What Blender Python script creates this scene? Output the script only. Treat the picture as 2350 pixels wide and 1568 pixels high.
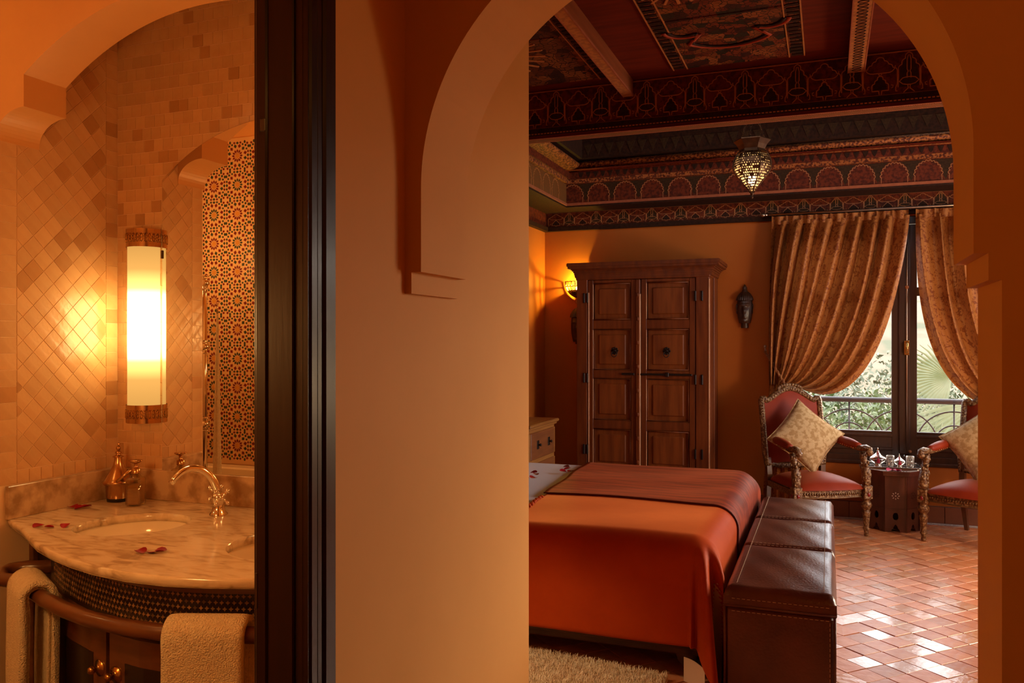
import bpy, bmesh, math, random
from mathutils import Vector, Matrix
random.seed(7)
PI = math.pi
sc = bpy.context.scene
COL = sc.collection
for o in list(bpy.data.objects):
    bpy.data.objects.remove(o)

# ------------------------------------------------------------------ camera
CAM_YAW = math.atan2(725, 1900)
cam = bpy.data.objects.new('camera', bpy.data.cameras.new('camera'))
COL.objects.link(cam)
cam.location = (0, 0, 1.55)
cam.rotation_euler = (PI / 2, 0, CAM_YAW)
cam.data.sensor_width = 36
cam.data.lens = 1900 / 2350 * 36
cam.data.clip_start = 0.02
cam.data.clip_end = 300
sc.camera = cam

# ------------------------------------------------------------------ world, exposure
sc.view_settings.view_transform = 'Standard'
sc.view_settings.look = 'None'
sc.view_settings.gamma = 1
sc.view_settings.use_curve_mapping = False
sc.view_settings.exposure = 0.0
world = bpy.data.worlds.new('sky')
sc.world = world
world.use_nodes = True
bg = world.node_tree.nodes['Background']
bg.inputs[0].default_value = (0.93, 0.97, 1.0, 1)      # even bright overcast
bg.inputs[1].default_value = 7.5

def lamp(name, kind, loc, energy, col, size=0.1, rot=None, size_y=None, portal=False, spread=None):
    L = bpy.data.lights.new(name, kind)
    if not portal:
        L.energy = energy
        L.color = col
    if kind == 'AREA':
        L.size = size
        if size_y:
            L.shape = 'RECTANGLE'
            L.size_y = size_y
        if spread:
            L.spread = spread
        if portal:
            L.cycles.is_portal = True
    else:
        L.shadow_soft_size = size
    o = bpy.data.objects.new(name, L)
    o.location = loc
    if rot:
        o.rotation_euler = rot
    COL.objects.link(o)
    return o

WARM = (1.0, 0.56, 0.18)
# daylight openings: portals only help the sampler find the sky through the two windows
lamp('window_portal', 'AREA', (0.62, 8.12, 1.55), 1, None, 2.1, (-PI / 2, 0, 0), 2.2, portal=True)
lamp('side_window_portal', 'AREA', (2.58, 5.95, 1.6), 1, None, 2.7, (0, PI / 2, 0), 1.9, portal=True)
# overcast sun glow: very soft, from the side of the big right-hand window
sun = lamp('sun', 'SUN', (6, 5, 8), 10.0, (1.0, 0.81, 0.58), 1.2, None)
sun.data.angle = math.radians(50)
sun.rotation_euler = Vector((-1.0, -0.95, -0.40)).to_track_quat('-Z', 'Y').to_euler()
# unseen lamps with no fixtures, added to light bathroom, passage and bedroom
lamp('bathroom_ceiling_lamp', 'POINT', (-3.1, 1.15, 2.86), 4, WARM, 0.14)
lamp('mosaic_fill_light', 'POINT', (-3.95, 1.45, 2.15), 15, WARM, 0.08)  # unseen fill to brighten the mosaic wall reflected in the mirror
lamp('vanity_fill_light', 'POINT', (-2.0, 0.95, 1.60), 18, WARM, 0.12)  # added fill in mid-air for towels, cabinet front and counter
lamp('passage_fill_light', 'POINT', (0.6, 0.2, 2.7), 6, (1.0, 0.40, 0.08), 0.12)  # invented warm light overhead, lifts the pier and upper wall

lamp('bedroom_fill_light', 'POINT', (2.1, 5.5, 1.2), 95, (1.0, 0.66, 0.32), 0.2)  # made-up source out of view, brightens passage wall and arch underside
rl = lamp('rug_fill_spot', 'SPOT', (-1.6, 3.15, 1.15), 32, (1.0, 0.72, 0.42), 0.06)  # unseen downward spot put in to light the rug
rl.data.spot_size = math.radians(72)
rl.data.spot_blend = 0.7
rl.rotation_euler = Vector((0.42, 0.16, -1.15)).to_track_quat('-Z', 'Y').to_euler()

# ------------------------------------------------------------------ materials
def nodes_of(m):
    m.use_nodes = True
    return m.node_tree, m.node_tree.nodes, m.node_tree.links

def rgba(c):
    return (c[0], c[1], c[2], 1)

def M(name, col, rough=0.5, metal=0.0, spec=0.5, col2=None, nscale=6.0, detail=4.0, stretch=None,
      rnd=0.0, bump=0.0, bscale=40.0, bstretch=None, coat=0.0, sheen=0.0, sheen_tint=None, lo=0.35, hi=0.65,
      distortion=0.0, coords='Object', coat_rough=0.15, third=None, transmission=0.0, ior=None):
    m = bpy.data.materials.new(name)
    nt, N, L = nodes_of(m)
    b = N['Principled BSDF']
    b.inputs['Base Color'].default_value = rgba(col)
    b.inputs['Roughness'].default_value = rough
    b.inputs['Metallic'].default_value = metal
    b.inputs['Specular IOR Level'].default_value = spec
    b.inputs['Coat Weight'].default_value = coat
    b.inputs['Coat Roughness'].default_value = coat_rough
    b.inputs['Transmission Weight'].default_value = transmission
    if ior:
        b.inputs['IOR'].default_value = ior
    if sheen:
        b.inputs['Sheen Weight'].default_value = sheen
        b.inputs['Sheen Roughness'].default_value = 0.35
        b.inputs['Sheen Tint'].default_value = rgba(sheen_tint or (1, 1, 1))
    tc = N.new('ShaderNodeTexCoord')
    out = None
    if col2:
        mp = N.new('ShaderNodeMapping')
        mp.inputs['Scale'].default_value = stretch or (1, 1, 1)
        L.new(tc.outputs[coords], mp.inputs[0])
        n = N.new('ShaderNodeTexNoise')
        n.inputs['Scale'].default_value = nscale
        n.inputs['Detail'].default_value = detail
        n.inputs['Distortion'].default_value = distortion
        L.new(mp.outputs[0], n.inputs[0])
        r = N.new('ShaderNodeValToRGB')
        r.color_ramp.elements[0].position = lo
        r.color_ramp.elements[1].position = hi
        r.color_ramp.elements[0].color = rgba(col)
        r.color_ramp.elements[1].color = rgba(col2)
        if third:
            e = r.color_ramp.elements.new((lo + hi) / 2)
            e.color = rgba(third)
        L.new(n.outputs[0], r.inputs[0])
        out = r.outputs[0]
    if rnd:
        oi = N.new('ShaderNodeObjectInfo')
        mr = N.new('ShaderNodeMapRange')
        mr.inputs[3].default_value = 1 - rnd
        mr.inputs[4].default_value = 1 + rnd
        L.new(oi.outputs['Random'], mr.inputs[0])
        h = N.new('ShaderNodeHueSaturation')
        if out:
            L.new(out, h.inputs['Color'])
        else:
            h.inputs['Color'].default_value = rgba(col)
        L.new(mr.outputs[0], h.inputs['Value'])
        out = h.outputs[0]
    if out:
        L.new(out, b.inputs['Base Color'])
    if bump:
        mp2 = N.new('ShaderNodeMapping')
        mp2.inputs['Scale'].default_value = bstretch or (1, 1, 1)
        L.new(tc.outputs[coords], mp2.inputs[0])
        n2 = N.new('ShaderNodeTexNoise')
        n2.inputs['Scale'].default_value = bscale
        n2.inputs['Detail'].default_value = 3
        L.new(mp2.outputs[0], n2.inputs[0])
        bp = N.new('ShaderNodeBump')
        bp.inputs['Strength'].default_value = bump
        bp.inputs['Distance'].default_value = 0.01
        L.new(n2.outputs[0], bp.inputs['Height'])
        L.new(bp.outputs[0], b.inputs['Normal'])
    return m

def emissive(name, col, strength):
    m = bpy.data.materials.new(name)
    nt, N, L = nodes_of(m)
    N.remove(N['Principled BSDF'])
    e = N.new('ShaderNodeEmission')
    e.inputs[0].default_value = rgba(col)
    e.inputs[1].default_value = strength
    L.new(e.outputs[0], N['Material Output'].inputs[0])
    return m

def thin_glass(name, tint=(1, 1, 1), gloss=0.08):
    m = bpy.data.materials.new(name)
    nt, N, L = nodes_of(m)
    N.remove(N['Principled BSDF'])
    t = N.new('ShaderNodeBsdfTransparent')
    t.inputs[0].default_value = rgba(tint)
    g = N.new('ShaderNodeBsdfGlossy')
    g.inputs['Roughness'].default_value = 0.02
    f = N.new('ShaderNodeLayerWeight')
    f.inputs['Blend'].default_value = 0.35
    mm = N.new('ShaderNodeMath')
    mm.operation = 'MULTIPLY_ADD'
    mm.inputs[1].default_value = 0.5
    mm.inputs[2].default_value = gloss * 0.3
    L.new(f.outputs['Fresnel'], mm.inputs[0])
    mx = N.new('ShaderNodeMixShader')
    L.new(mm.outputs[0], mx.inputs[0])
    L.new(t.outputs[0], mx.inputs[1])
    L.new(g.outputs[0], mx.inputs[2])
    L.new(mx.outputs[0], N['Material Output'].inputs[0])
    return m

# ------------------------------------------------------------------ mesh builder
class MB:
    def __init__(s):
        s.v, s.f, s.mi, s.sm = [], [], [], []

    def add(s, verts, faces, mat=0, smooth=False):
        n = len(s.v)
        s.v += [tuple(p) for p in verts]
        for f in faces:
            s.f.append(tuple(i + n for i in f))
            s.mi.append(mat)
            s.sm.append(smooth)
        return s

    def box(s, x0, x1, y0, y1, z0, z1, mat=0, bev=0.0, xf=None):
        x0, x1 = min(x0, x1), max(x0, x1)
        y0, y1 = min(y0, y1), max(y0, y1)
        z0, z1 = min(z0, z1), max(z0, z1)
        if bev <= 0:
            vs = [(x, y, z) for x in (x0, x1) for y in (y0, y1) for z in (z0, z1)]
            fs = [(0, 1, 3, 2), (4, 6, 7, 5), (0, 4, 5, 1), (2, 3, 7, 6), (0, 2, 6, 4), (1, 5, 7, 3)]
        else:
            b = min(bev, (x1 - x0) * .49, (y1 - y0) * .49, (z1 - z0) * .49)
            vs, idx, fs = [], {}, []
            X, Y, Z = (x0, x1), (y0, y1), (z0, z1)
            sg = (1, -1)
            for i in range(2):
                for j in range(2):
                    for k in range(2):
                        for a in range(3):
                            p = [X[i], Y[j], Z[k]]
                            ijk = (i, j, k)
                            for q in range(3):
                                if q != a:
                                    p[q] += sg[ijk[q]] * b
                            idx[(i, j, k, a)] = len(vs)
                            vs.append(tuple(p))
            for a in range(3):
                o = [q for q in range(3) if q != a]
                for e in range(2):
                    loop = []
                    for (p, q) in ((0, 0), (1, 0), (1, 1), (0, 1)):
                        ijk = [0, 0, 0]
                        ijk[a] = e
                        ijk[o[0]], ijk[o[1]] = p, q
                        loop.append(idx[(*ijk, a)])
                    if (e == 0) != (a == 1):
                        loop.reverse()
                    fs.append(tuple(loop))
            for a in range(3):
                o = [q for q in range(3) if q != a]
                for p in range(2):
                    for q in range(2):
                        i0, i1 = [0, 0, 0], [0, 0, 0]
                        i0[a], i1[a] = 0, 1
                        for t in (i0, i1):
                            t[o[0]], t[o[1]] = p, q
                        fs.append((idx[(*i0, o[0])], idx[(*i1, o[0])], idx[(*i1, o[1])], idx[(*i0, o[1])]))
            for i in range(2):
                for j in range(2):
                    for k in range(2):
                        fs.append((idx[(i, j, k, 0)], idx[(i, j, k, 1)], idx[(i, j, k, 2)]))
        if xf is not None:
            vs = [tuple(xf @ Vector(p)) for p in vs]
        return s.add(vs, fs, mat)

    def prism(s, pts, lo, hi, axis='y', mat=0, smooth=False, caps=True):
        n = len(pts)
        def P3(p, h):
            return (p[0], h, p[1]) if axis == 'y' else (h, p[0], p[1]) if axis == 'x' else (p[0], p[1], h)
        vs = [P3(p, lo) for p in pts] + [P3(p, hi) for p in pts]
        s.add(vs, [(i, (i + 1) % n, n + (i + 1) % n, n + i) for i in range(n)], mat, smooth)
        if caps:
            k = len(s.v) - 2 * n
            s.f.append(tuple(k + i for i in range(n)))
            s.f.append(tuple(k + n + i for i in reversed(range(n))))
            s.mi += [mat, mat]
            s.sm += [False, False]
        return s

    def lathe(s, prof, n=20, c=(0, 0, 0), axis='z', mat=0, smooth=True, a0=0.0, a1=2 * PI, mod=None):
        full = abs(a1 - a0 - 2 * PI) < 1e-6
        m = n if full else n + 1
        vs = []
        for r, z in prof:
            for i in range(m):
                a = a0 + (a1 - a0) * i / n
                rr = r * (mod(a, z) if mod else 1)
                p = (rr * math.cos(a), rr * math.sin(a), z)
                if axis == 'x':
                    p = (p[2], p[0], p[1])
                elif axis == 'y':
                    p = (p[0], p[2], p[1])
                vs.append((p[0] + c[0], p[1] + c[1], p[2] + c[2]))
        fs = []
        for j in range(len(prof) - 1):
            for i in range(n):
                i2 = (i + 1) % m
                fs.append((j * m + i, j * m + i2, (j + 1) * m + i2, (j + 1) * m + i))
        return s.add(vs, fs, mat, smooth)

    def tube(s, path, r, n=8, closed=False, mat=0, smooth=True, squash=1.0, caps=True, up=None):
        P = [Vector(p) for p in path]
        k = len(P)
        R = r if isinstance(r, (list, tuple)) else [r] * k
        vs = []
        ref = Vector(up) if up else None
        prev = None
        for i in range(k):
            if closed:
                t = P[(i + 1) % k] - P[i - 1]
            else:
                t = P[min(i + 1, k - 1)] - P[max(i - 1, 0)]
            if t.length < 1e-9:
                t = Vector((0, 0, 1))
            t.normalize()
            if ref is not None:
                nn = ref - t * ref.dot(t)
            elif prev is None:
                q = Vector((0, 0, 1)) if abs(t.z) < .9 else Vector((1, 0, 0))
                nn = q - t * q.dot(t)
            else:
                nn = prev - t * prev.dot(t)
            if nn.length < 1e-6:
                nn = t.orthogonal()
            nn.normalize()
            prev = nn
            bb = t.cross(nn)
            for j in range(n):
                a = 2 * PI * (j + .5) / n
                vs.append(tuple(P[i] + nn * (math.cos(a) * R[i] * squash) + bb * (math.sin(a) * R[i])))
        fs = []
        for i in range(k if closed else k - 1):
            i2 = (i + 1) % k
            for j in range(n):
                j2 = (j + 1) % n
                fs.append((i * n + j, i * n + j2, i2 * n + j2, i2 * n + j))
        if caps and not closed:
            fs.append(tuple(reversed(range(n))))
            fs.append(tuple((k - 1) * n + j for j in range(n)))
        return s.add(vs, fs, mat, smooth)

    def grid(s, fn, nu, nv, mat=0, smooth=True, wrap=False):
        vs = [fn(i / nu, j / nv) for j in range(nv + 1) for i in range(nu + (0 if wrap else 1))]
        m = nu if wrap else nu + 1
        fs = [(j * m + i, j * m + (i + 1) % m, (j + 1) * m + (i + 1) % m, (j + 1) * m + i)
              for j in range(nv) for i in range(nu)]
        return s.add(vs, fs, mat, smooth)

    def ball(s, c, r, nu=12, nv=8, mat=0):
        R = r if isinstance(r, (list, tuple)) else (r, r, r)
        def fn(u, v):
            a, b = 2 * PI * u, PI * v
            return (c[0] + R[0] * math.sin(b) * math.cos(a), c[1] + R[1] * math.sin(b) * math.sin(a), c[2] - R[2] * math.cos(b))
        return s.grid(fn, nu, nv, mat, True, wrap=True)

    def mesh(s, name, mats):
        me = bpy.data.meshes.new(name)
        me.from_pydata(s.v, [], s.f)
        for m in (mats if isinstance(mats, (list, tuple)) else [mats]):
            me.materials.append(m)
        me.polygons.foreach_set('material_index', s.mi)
        me.polygons.foreach_set('use_smooth', s.sm)
        me.update()
        bm = bmesh.new()
        bm.from_mesh(me)
        bmesh.ops.remove_doubles(bm, verts=bm.verts, dist=1e-6)
        bmesh.ops.recalc_face_normals(bm, faces=bm.faces)
        bm.to_mesh(me)
        bm.free()
        return me

    def build(s, name, mats, parent=None, loc=None, rot=None):
        return put(name, s.mesh(name, mats), parent, loc, rot)

def put(name, me, parent=None, loc=None, rot=None, scale=None):
    o = bpy.data.objects.new(name, me)
    COL.objects.link(o)
    if parent is not None:
        o.parent = parent
    if loc is not None:
        o.location = loc
    if rot is not None:
        o.rotation_euler = rot
    if scale is not None:
        o.scale = scale
    return o

def tag(o, label, cat, group=None, kind=None):
    o['label'] = label
    o['category'] = cat
    if group:
        o['group'] = group
    if kind:
        o['kind'] = kind
    return o

def thing(name, label, cat, loc=(0, 0, 0), rotz=0.0, group=None):
    o = bpy.data.objects.new(name, None)
    o.empty_display_size = 0.05
    COL.objects.link(o)
    o.location = loc
    o.rotation_euler = (0, 0, rotz)
    return tag(o, label, cat, group)

def struct(o, label=None):
    o['kind'] = 'structure'
    if label:
        o['label'] = label
    return o

def stuff(o):
    o['kind'] = 'stuff'
    return o

def copy_tree(o, parent=None):
    c = o.copy()
    COL.objects.link(c)
    if parent is not None:
        c.parent = parent
    for ch in list(o.children):
        copy_tree(ch, c)
    return c

def arc(cx, cz, r, a0, a1, n):
    return [(cx + r * math.cos(a0 + (a1 - a0) * i / n), cz + r * math.sin(a0 + (a1 - a0) * i / n)) for i in range(n + 1)]

def bez(p0, p1, p2, p3, t):
    a, b, c, d = (1 - t) ** 3, 3 * t * (1 - t) ** 2, 3 * t * t * (1 - t), t ** 3
    return tuple(a * p0[i] + b * p1[i] + c * p2[i] + d * p3[i] for i in range(len(p0)))

def lerp(a, b, t):
    return a + (b - a) * t

def clip_poly(poly, x0, x1, y0, y1):
    def cut(ps, inside, inter):
        out = []
        for i in range(len(ps)):
            a, b = ps[i - 1], ps[i]
            if inside(b):
                if not inside(a):
                    out.append(inter(a, b))
                out.append(b)
            elif inside(a):
                out.append(inter(a, b))
        return out
    def ix(x):
        return lambda a, b: (x, a[1] + (b[1] - a[1]) * (x - a[0]) / (b[0] - a[0]))
    def iy(y):
        return lambda a, b: (a[0] + (b[0] - a[0]) * (y - a[1]) / (b[1] - a[1]), y)
    ps = poly
    for ins, it in ((lambda p: p[0] >= x0, ix(x0)), (lambda p: p[0] <= x1, ix(x1)),
                    (lambda p: p[1] >= y0, iy(y0)), (lambda p: p[1] <= y1, iy(y1))):
        if not ps:
            return []
        ps = cut(ps, ins, it)
    return ps
# ================================================================== materials of the place
m_hall = M('ochre_plaster', (0.70, 0.335, 0.092), 0.6, spec=.18, col2=(0.66, 0.31, 0.082), nscale=2.5, bump=0.05, bscale=14, lo=.3, hi=.7)
m_bed_wall = M('terracotta_plaster', (0.50, 0.14, 0.021), 0.6, spec=.15, col2=(0.45, 0.12, 0.017), nscale=2.2, bump=0.05, bscale=12, lo=.3, hi=.7)
m_bath_plaster = M('bath_plaster', (0.72, 0.37, 0.13), 0.42, col2=(0.68, 0.34, 0.115), nscale=3, bump=0.03, bscale=12)
m_grout = M('grout', (0.84, 0.58, 0.33), 0.6)
m_zellige = M('zellige_glaze', (0.70, 0.43, 0.21), 0.24, col2=(0.64, 0.37, 0.17), nscale=9, rnd=0.07, bump=0.3, bscale=18, coat=0.22, coat_rough=0.08)
m_zellige_dark = M('zellige_glaze_dark', (0.56, 0.30, 0.13), 0.2, col2=(0.50, 0.26, 0.11), nscale=9, rnd=0.1, bump=0.25, bscale=16, coat=0.3)
m_floor_grout = M('floor_grout', (0.16, 0.07, 0.04), 0.85)
m_terracotta = M('terracotta_tile', (0.57, 0.175, 0.058), 0.33, col2=(0.66, 0.26, 0.115), nscale=11, rnd=0.16, bump=0.22, bscale=26, spec=0.6)
m_terracotta2 = M('terracotta_tile_waxed', (0.61, 0.23, 0.09), 0.22, col2=(0.72, 0.38, 0.23), nscale=14, rnd=0.12, bump=0.2, bscale=30, spec=0.7, coat=.35, coat_rough=.12)
m_dark_wood = M('ebony_wood', (0.030, 0.007, 0.003), 0.34, spec=.22, col2=(0.022, 0.005, 0.0025), nscale=5, stretch=(6, 6, .6), bump=0.03, bscale=30, bstretch=(4, 4, .3), coat=0.08)
m_frame_wood = M('window_wood', (0.035, 0.012, 0.006), 0.35, col2=(0.055, 0.02, 0.01), nscale=5, stretch=(6, 6, .6), coat=0.2)
m_painted = M('painted_ceiling_wood', (0.16, 0.026, 0.006), 0.6, spec=.2, col2=(0.07, 0.010, 0.003), nscale=38, detail=3, lo=.42, hi=.6)
m_spandrel = M('painted_olive', (.060, .026, .009), .6, spec=.15, col2=(.030, .014, .005), nscale=60)
m_painted_dark = M('painted_dark', (0.020, 0.008, 0.004), 0.65, spec=.15, col2=(0.045, 0.014, 0.006), nscale=40)
m_red_board = M('red_board', (0.15, 0.017, 0.004), 0.55, spec=.15, col2=(0.10, 0.011, 0.003), nscale=4, stretch=(1, 8, 1))
m_gold_line = M('gold_line', (0.50, 0.19, 0.045), 0.5, col2=(0.42, 0.14, 0.035), nscale=30)
m_pale_strip = M('pale_strip', (0.38, 0.11, 0.045), 0.6, spec=.2, col2=(0.31, 0.085, 0.035), nscale=30)
m_carved = M('carved_moulding', (0.40, 0.12, 0.028), 0.6, spec=.2, col2=(0.10, 0.02, 0.008), nscale=55, detail=2, lo=.44, hi=.56, bump=0.6, bscale=60)
m_carved_olive = M('carved_olive', (0.19, 0.062, 0.011), 0.6, spec=.2, col2=(0.16, 0.06, 0.015), nscale=40, detail=2)
m_red_band = M('red_band', (.34, .045, .012), .55, spec=.2)
m_skirting = M('skirting_tile', (0.30, 0.09, 0.035), 0.35, col2=(0.24, 0.07, 0.03), nscale=8, rnd=0.12)
m_border_tile = M('border_tile_grey', (0.42, 0.36, 0.36), 0.4)
m_border_white = M('border_tile_white', (0.75, 0.68, 0.62), 0.4)
m_brass = M('brass', (0.55, 0.30, 0.09), 0.22, 1.0)
m_chrome = M('nickel', (0.80, 0.73, 0.64), 0.08, 1.0)
m_glass = thin_glass('pane_glass')

def painted_pattern(name, cols, scale=9, line=None):
    """painted ornament: voronoi cells in several pigments with thin lines between them"""
    m = bpy.data.materials.new(name)
    nt, N, L = nodes_of(m)
    b = N['Principled BSDF']
    b.inputs['Roughness'].default_value = 0.6
    b.inputs['Specular IOR Level'].default_value = 0.2
    tc = N.new('ShaderNodeTexCoord')
    v = N.new('ShaderNodeTexVoronoi')
    v.inputs['Scale'].default_value = scale
    v.inputs['Randomness'].default_value = 0.55
    L.new(tc.outputs['Object'], v.inputs['Vector'])
    r = N.new('ShaderNodeValToRGB')
    r.color_ramp.interpolation = 'CONSTANT'
    while len(r.color_ramp.elements) < len(cols):
        r.color_ramp.elements.new(0.5)
    for i, c in enumerate(cols):
        r.color_ramp.elements[i].position = i / len(cols)
        r.color_ramp.elements[i].color = rgba(c)
    sep = N.new('ShaderNodeSeparateColor')
    L.new(v.outputs['Color'], sep.inputs[0])
    L.new(sep.outputs[0], r.inputs[0])
    v2 = N.new('ShaderNodeTexVoronoi')
    v2.feature = 'DISTANCE_TO_EDGE'
    v2.inputs['Scale'].default_value = scale * 2.1
    L.new(tc.outputs['Object'], v2.inputs['Vector'])
    th = N.new('ShaderNodeMath')
    th.operation = 'LESS_THAN'
    th.inputs[1].default_value = 0.05
    L.new(v2.outputs['Distance'], th.inputs[0])
    mx = N.new('ShaderNodeMix')
    mx.data_type = 'RGBA'
    L.new(th.outputs[0], mx.inputs[0])
    L.new(r.outputs[0], mx.inputs[6])
    mx.inputs[7].default_value = rgba(line or (0.02, 0.008, 0.004))
    L.new(mx.outputs[2], b.inputs['Base Color'])
    return m

m_paint_a = painted_pattern('painted_arabesque', [(.17, .03, .008), (.05, .012, .006), (.26, .075, .018), (.03, .02, .010), (.13, .022, .007), (.19, .05, .012)], 17)
m_paint_b = painted_pattern('painted_rays', [(.10, .025, .008), (.20, .06, .015), (.04, .012, .006), (.14, .04, .012)], 13)

# ================================================================== shell
# --- floor
FX0, FX1, FY0, FY1 = -5.2, 2.7, -1.8, 8.16
floor = struct(MB().box(FX0, FX1, FY0, FY1, -0.12, -0.004).build('floor', m_floor_grout), 'bedroom floor of small diagonal terracotta tiles')

# small square tiles laid on the diagonal; the nearest ones in view are single pieces, the rest one part
TS, GAP = 0.118, 0.004
fa = math.radians(46)
ca, sa = math.cos(fa), math.sin(fa)
tile_mesh = {}
tm = MB().box(-TS/2, TS/2, -TS/2, TS/2, -0.012, 0.0, bev=0.0016)
tile_me = [tm.mesh('floor_tile', m_terracotta), tm.mesh('floor_tile', m_terracotta2)]
rest = MB()
near = []
for i in range(-80, 110):
    for j in range(-80, 110):
        u, v = i * (TS + GAP), j * (TS + GAP)
        x, y = u * ca - v * sa, u * sa + v * ca + 4.0
        if not (-2.6 < x < 2.34 and 2.06 < y < 7.84):
            continue
        if y < 3.03 and x < -0.98:
            continue
        if y < 2.4 and (x < -.98 or x > .25):
            continue
        vis = (x > 0.09 and y > 3.55 and x < 0.075 + 0.153 * y)
        d = y
        near.append((0 if vis else 1, d, x, y))
near.sort()
rng = random.Random(3)
for k, (nv, d, x, y) in enumerate(near):
    tz = rng.uniform(-0.0015, 0.0015)
    ra = fa + rng.uniform(-0.02, 0.02)
    if k < 300 and nv == 0:
        put('floor_tile', tile_me[1 if rng.random() < 0.33 else 0], floor, (x, y, tz),
            (rng.uniform(-0.008, 0.008), rng.uniform(-0.008, 0.008), ra))
    else:
        xf = Matrix.Translation((x, y, tz)) @ Matrix.Rotation(ra, 4, 'Z')
        h = TS / 2
        rest.box(-h, h, -h, h, -0.010, 0.0, xf=xf, mat=1 if rng.random() < 0.3 else 0)
stuff(rest.build('floor_tiles_beyond', [m_terracotta, m_terracotta2], floor))

# --- passage: left wall with the bathroom doorway, right wall, back wall
w = MB()
w.box(-1.20, -1.075, -1.5, 0.60, 0, 3.06)
w.box(-1.20, -1.075, 0.60, 1.56, 2.42, 3.06)
w.box(-1.20, -1.075, 1.56, 2.998, 0, 3.06)
struct(w.build('wall_left', m_hall), 'smooth ochre plaster wall between bathroom door and bedroom arch')
struct(MB().box(1.10, 1.25, -1.5, 2.0, 0, 3.06).build('wall_right', m_hall))
struct(MB().box(-5.1, 1.25, -1.62, -1.5, 0, 3.06).build('wall_back', m_hall))

# --- arch wall between passage and bedroom
R_A, CX_A, CZ_A = 0.658, -0.368, 1.964
poly = [(-1.075, 3.06), (-1.075, 1.68), (-1.055, 1.68), (-1.055, 1.738), (-1.026, 1.738)]
poly += arc(CX_A, CZ_A, R_A, PI, 0, 72)
poly += [(0.29, 1.738), (0.318, 1.738), (0.318, 1.68), (0.343, 1.68), (0.343, 0.0), (2.6, 0.0), (2.6, 3.06)]
struct(MB().prism(poly, 2.0, 2.3, 'y').build('wall_arch', m_hall), 'ochre plaster arch on stepped corbels opening to the bedroom')

# --- bathroom shell
struct(MB().box(-3.02, -1.2, 2.7545, 2.998, 0, 3.06).build('wall_vanity', m_grout), 'straight tiled wall behind the vanity mirror')
struct(MB().box(-3.02, -2.8895, 2.20, 2.7545, 0, 3.06).build('wall_alcove', m_grout), 'diagonal tiled side wall of the vanity alcove')
struct(MB().box(-5.1, -2.9, 2.202, 2.42, 0, 3.06).build('wall_bathroom', m_grout))
struct(MB().box(-5.1, -1.2, 0.62, 0.80, 0, 3.06).build('wall_tub', m_bath_plaster), 'mosaic wall behind the bathtub')
struct(MB().box(-5.22, -5.1, -1.62, 2.42, 0, 3.06).build('wall_bathroom_left', m_bath_plaster))
struct(MB().box(-5.22, 1.25, -1.62, 3.0, 3.06, 3.18).build('ceiling_passage', m_hall))
# arch over the vanity, on coved corbels
poly = [(-2.8935, 3.05), (-2.8935, 2.30), (-2.886, 2.30)]
poly += [(-2.886 + 0.141 * (1 - math.cos(t)), 2.31 + 0.10 * math.sin(t)) for t in [PI / 2 * i / 12 for i in range(13)]]
poly += [(-2.745, 2.527)]
RA2 = (0.695 ** 2 + 0.228 ** 2) / (2 * 0.228)
c2x, c2z = -2.05, 2.755 - RA2
aa = math.asin(0.695 / RA2)
poly += arc(c2x, c2z, RA2, PI / 2 + aa, PI / 2 - aa, 40)
poly += [(-1.355, 2.41)] + [(-1.214 - 0.141 * (1 - math.cos(t)), 2.31 + 0.10 * math.sin(t)) for t in [PI / 2 * (12 - i) / 12 for i in range(13)]]
poly += [(-1.205, 2.30), (-1.205, 3.05)]
struct(MB().prism(poly, 2.19, 2.37, 'y').build('trim_1', m_bath_plaster), 'plaster arch over the vanity on coved corbels')

# tiles of the alcove: left side wall (diagonal field with straight border), mirror wall (straight)
TILES = {}
def tile_piece(poly2, axis, parent, base, out, mat):
    """one glazed tile: polygon extruded 6 mm with a slightly smaller front face"""
    cx = sum(p[0] for p in poly2) / len(poly2)
    cy = sum(p[1] for p in poly2) / len(poly2)
    n = len(poly2)
    fr = 0.982
    def p3(p, h):
        return (h, p[0] - cx, p[1] - cy) if axis == 'x' else (p[0] - cx, h, p[1] - cy)
    vs = [p3(p, 0) for p in poly2] + [p3((cx + (p[0] - cx) * fr, cy + (p[1] - cy) * fr), out) for p in poly2]
    fs = [tuple(range(n)), tuple(n + i for i in reversed(range(n)))] + [(i, (i + 1) % n, n + (i + 1) % n, n + i) for i in range(n)]
    n_ = TILES.get(parent.name, 0)
    TILES[parent.name] = n_ + 1
    at_ = (base, cx, cy) if axis == 'x' else (cx, base, cy)
    if n_ < 300:
        return MB().add(vs, fs).build('tile', mat, parent, at_)
    mb, mats = MORE.setdefault(parent.name, (MB(), [m_zellige, m_zellige_dark]))
    mb.add([tuple(p[i] + at_[i] for i in range(3)) for p in vs], fs, mats.index(mat))
MORE = {}

wall_alcove = bpy.data.objects['wall_alcove']
wall_vanity = bpy.data.objects['wall_vanity']
rng = random.Random(11)
TB = 0.052
def rect(a, b, c, d, g=0.0009):
    return [(a + g, c + g), (b - g, c + g), (b - g, d - g), (a + g, d - g)]
y_a, y_b = 2.205, 2.762
z_lo, z_hi = 1.008, 2.95
bw = 0.07
zz = z_lo
while zz < z_hi:
    z2 = min(zz + .062, z_hi)
    for (a, b) in ((y_a, y_a + bw), (y_b - bw, y_b)):
        tile_piece(rect(a, b, zz, z2), 'x', wall_alcove, -2.8895, 0.0016 + rng.uniform(0, .0006), m_zellige_dark if rng.random() < .1 else m_zellige)
    zz = z2
yy = y_a + bw
while yy < y_b - bw - .01:
    y2 = min(yy + TB, y_b - bw)
    tile_piece(rect(yy, y2, z_lo, z_lo + .05), 'x', wall_alcove, -2.8895, 0.003, m_zellige)
    yy = y2
hd = .064 / math.sqrt(2)
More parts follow.
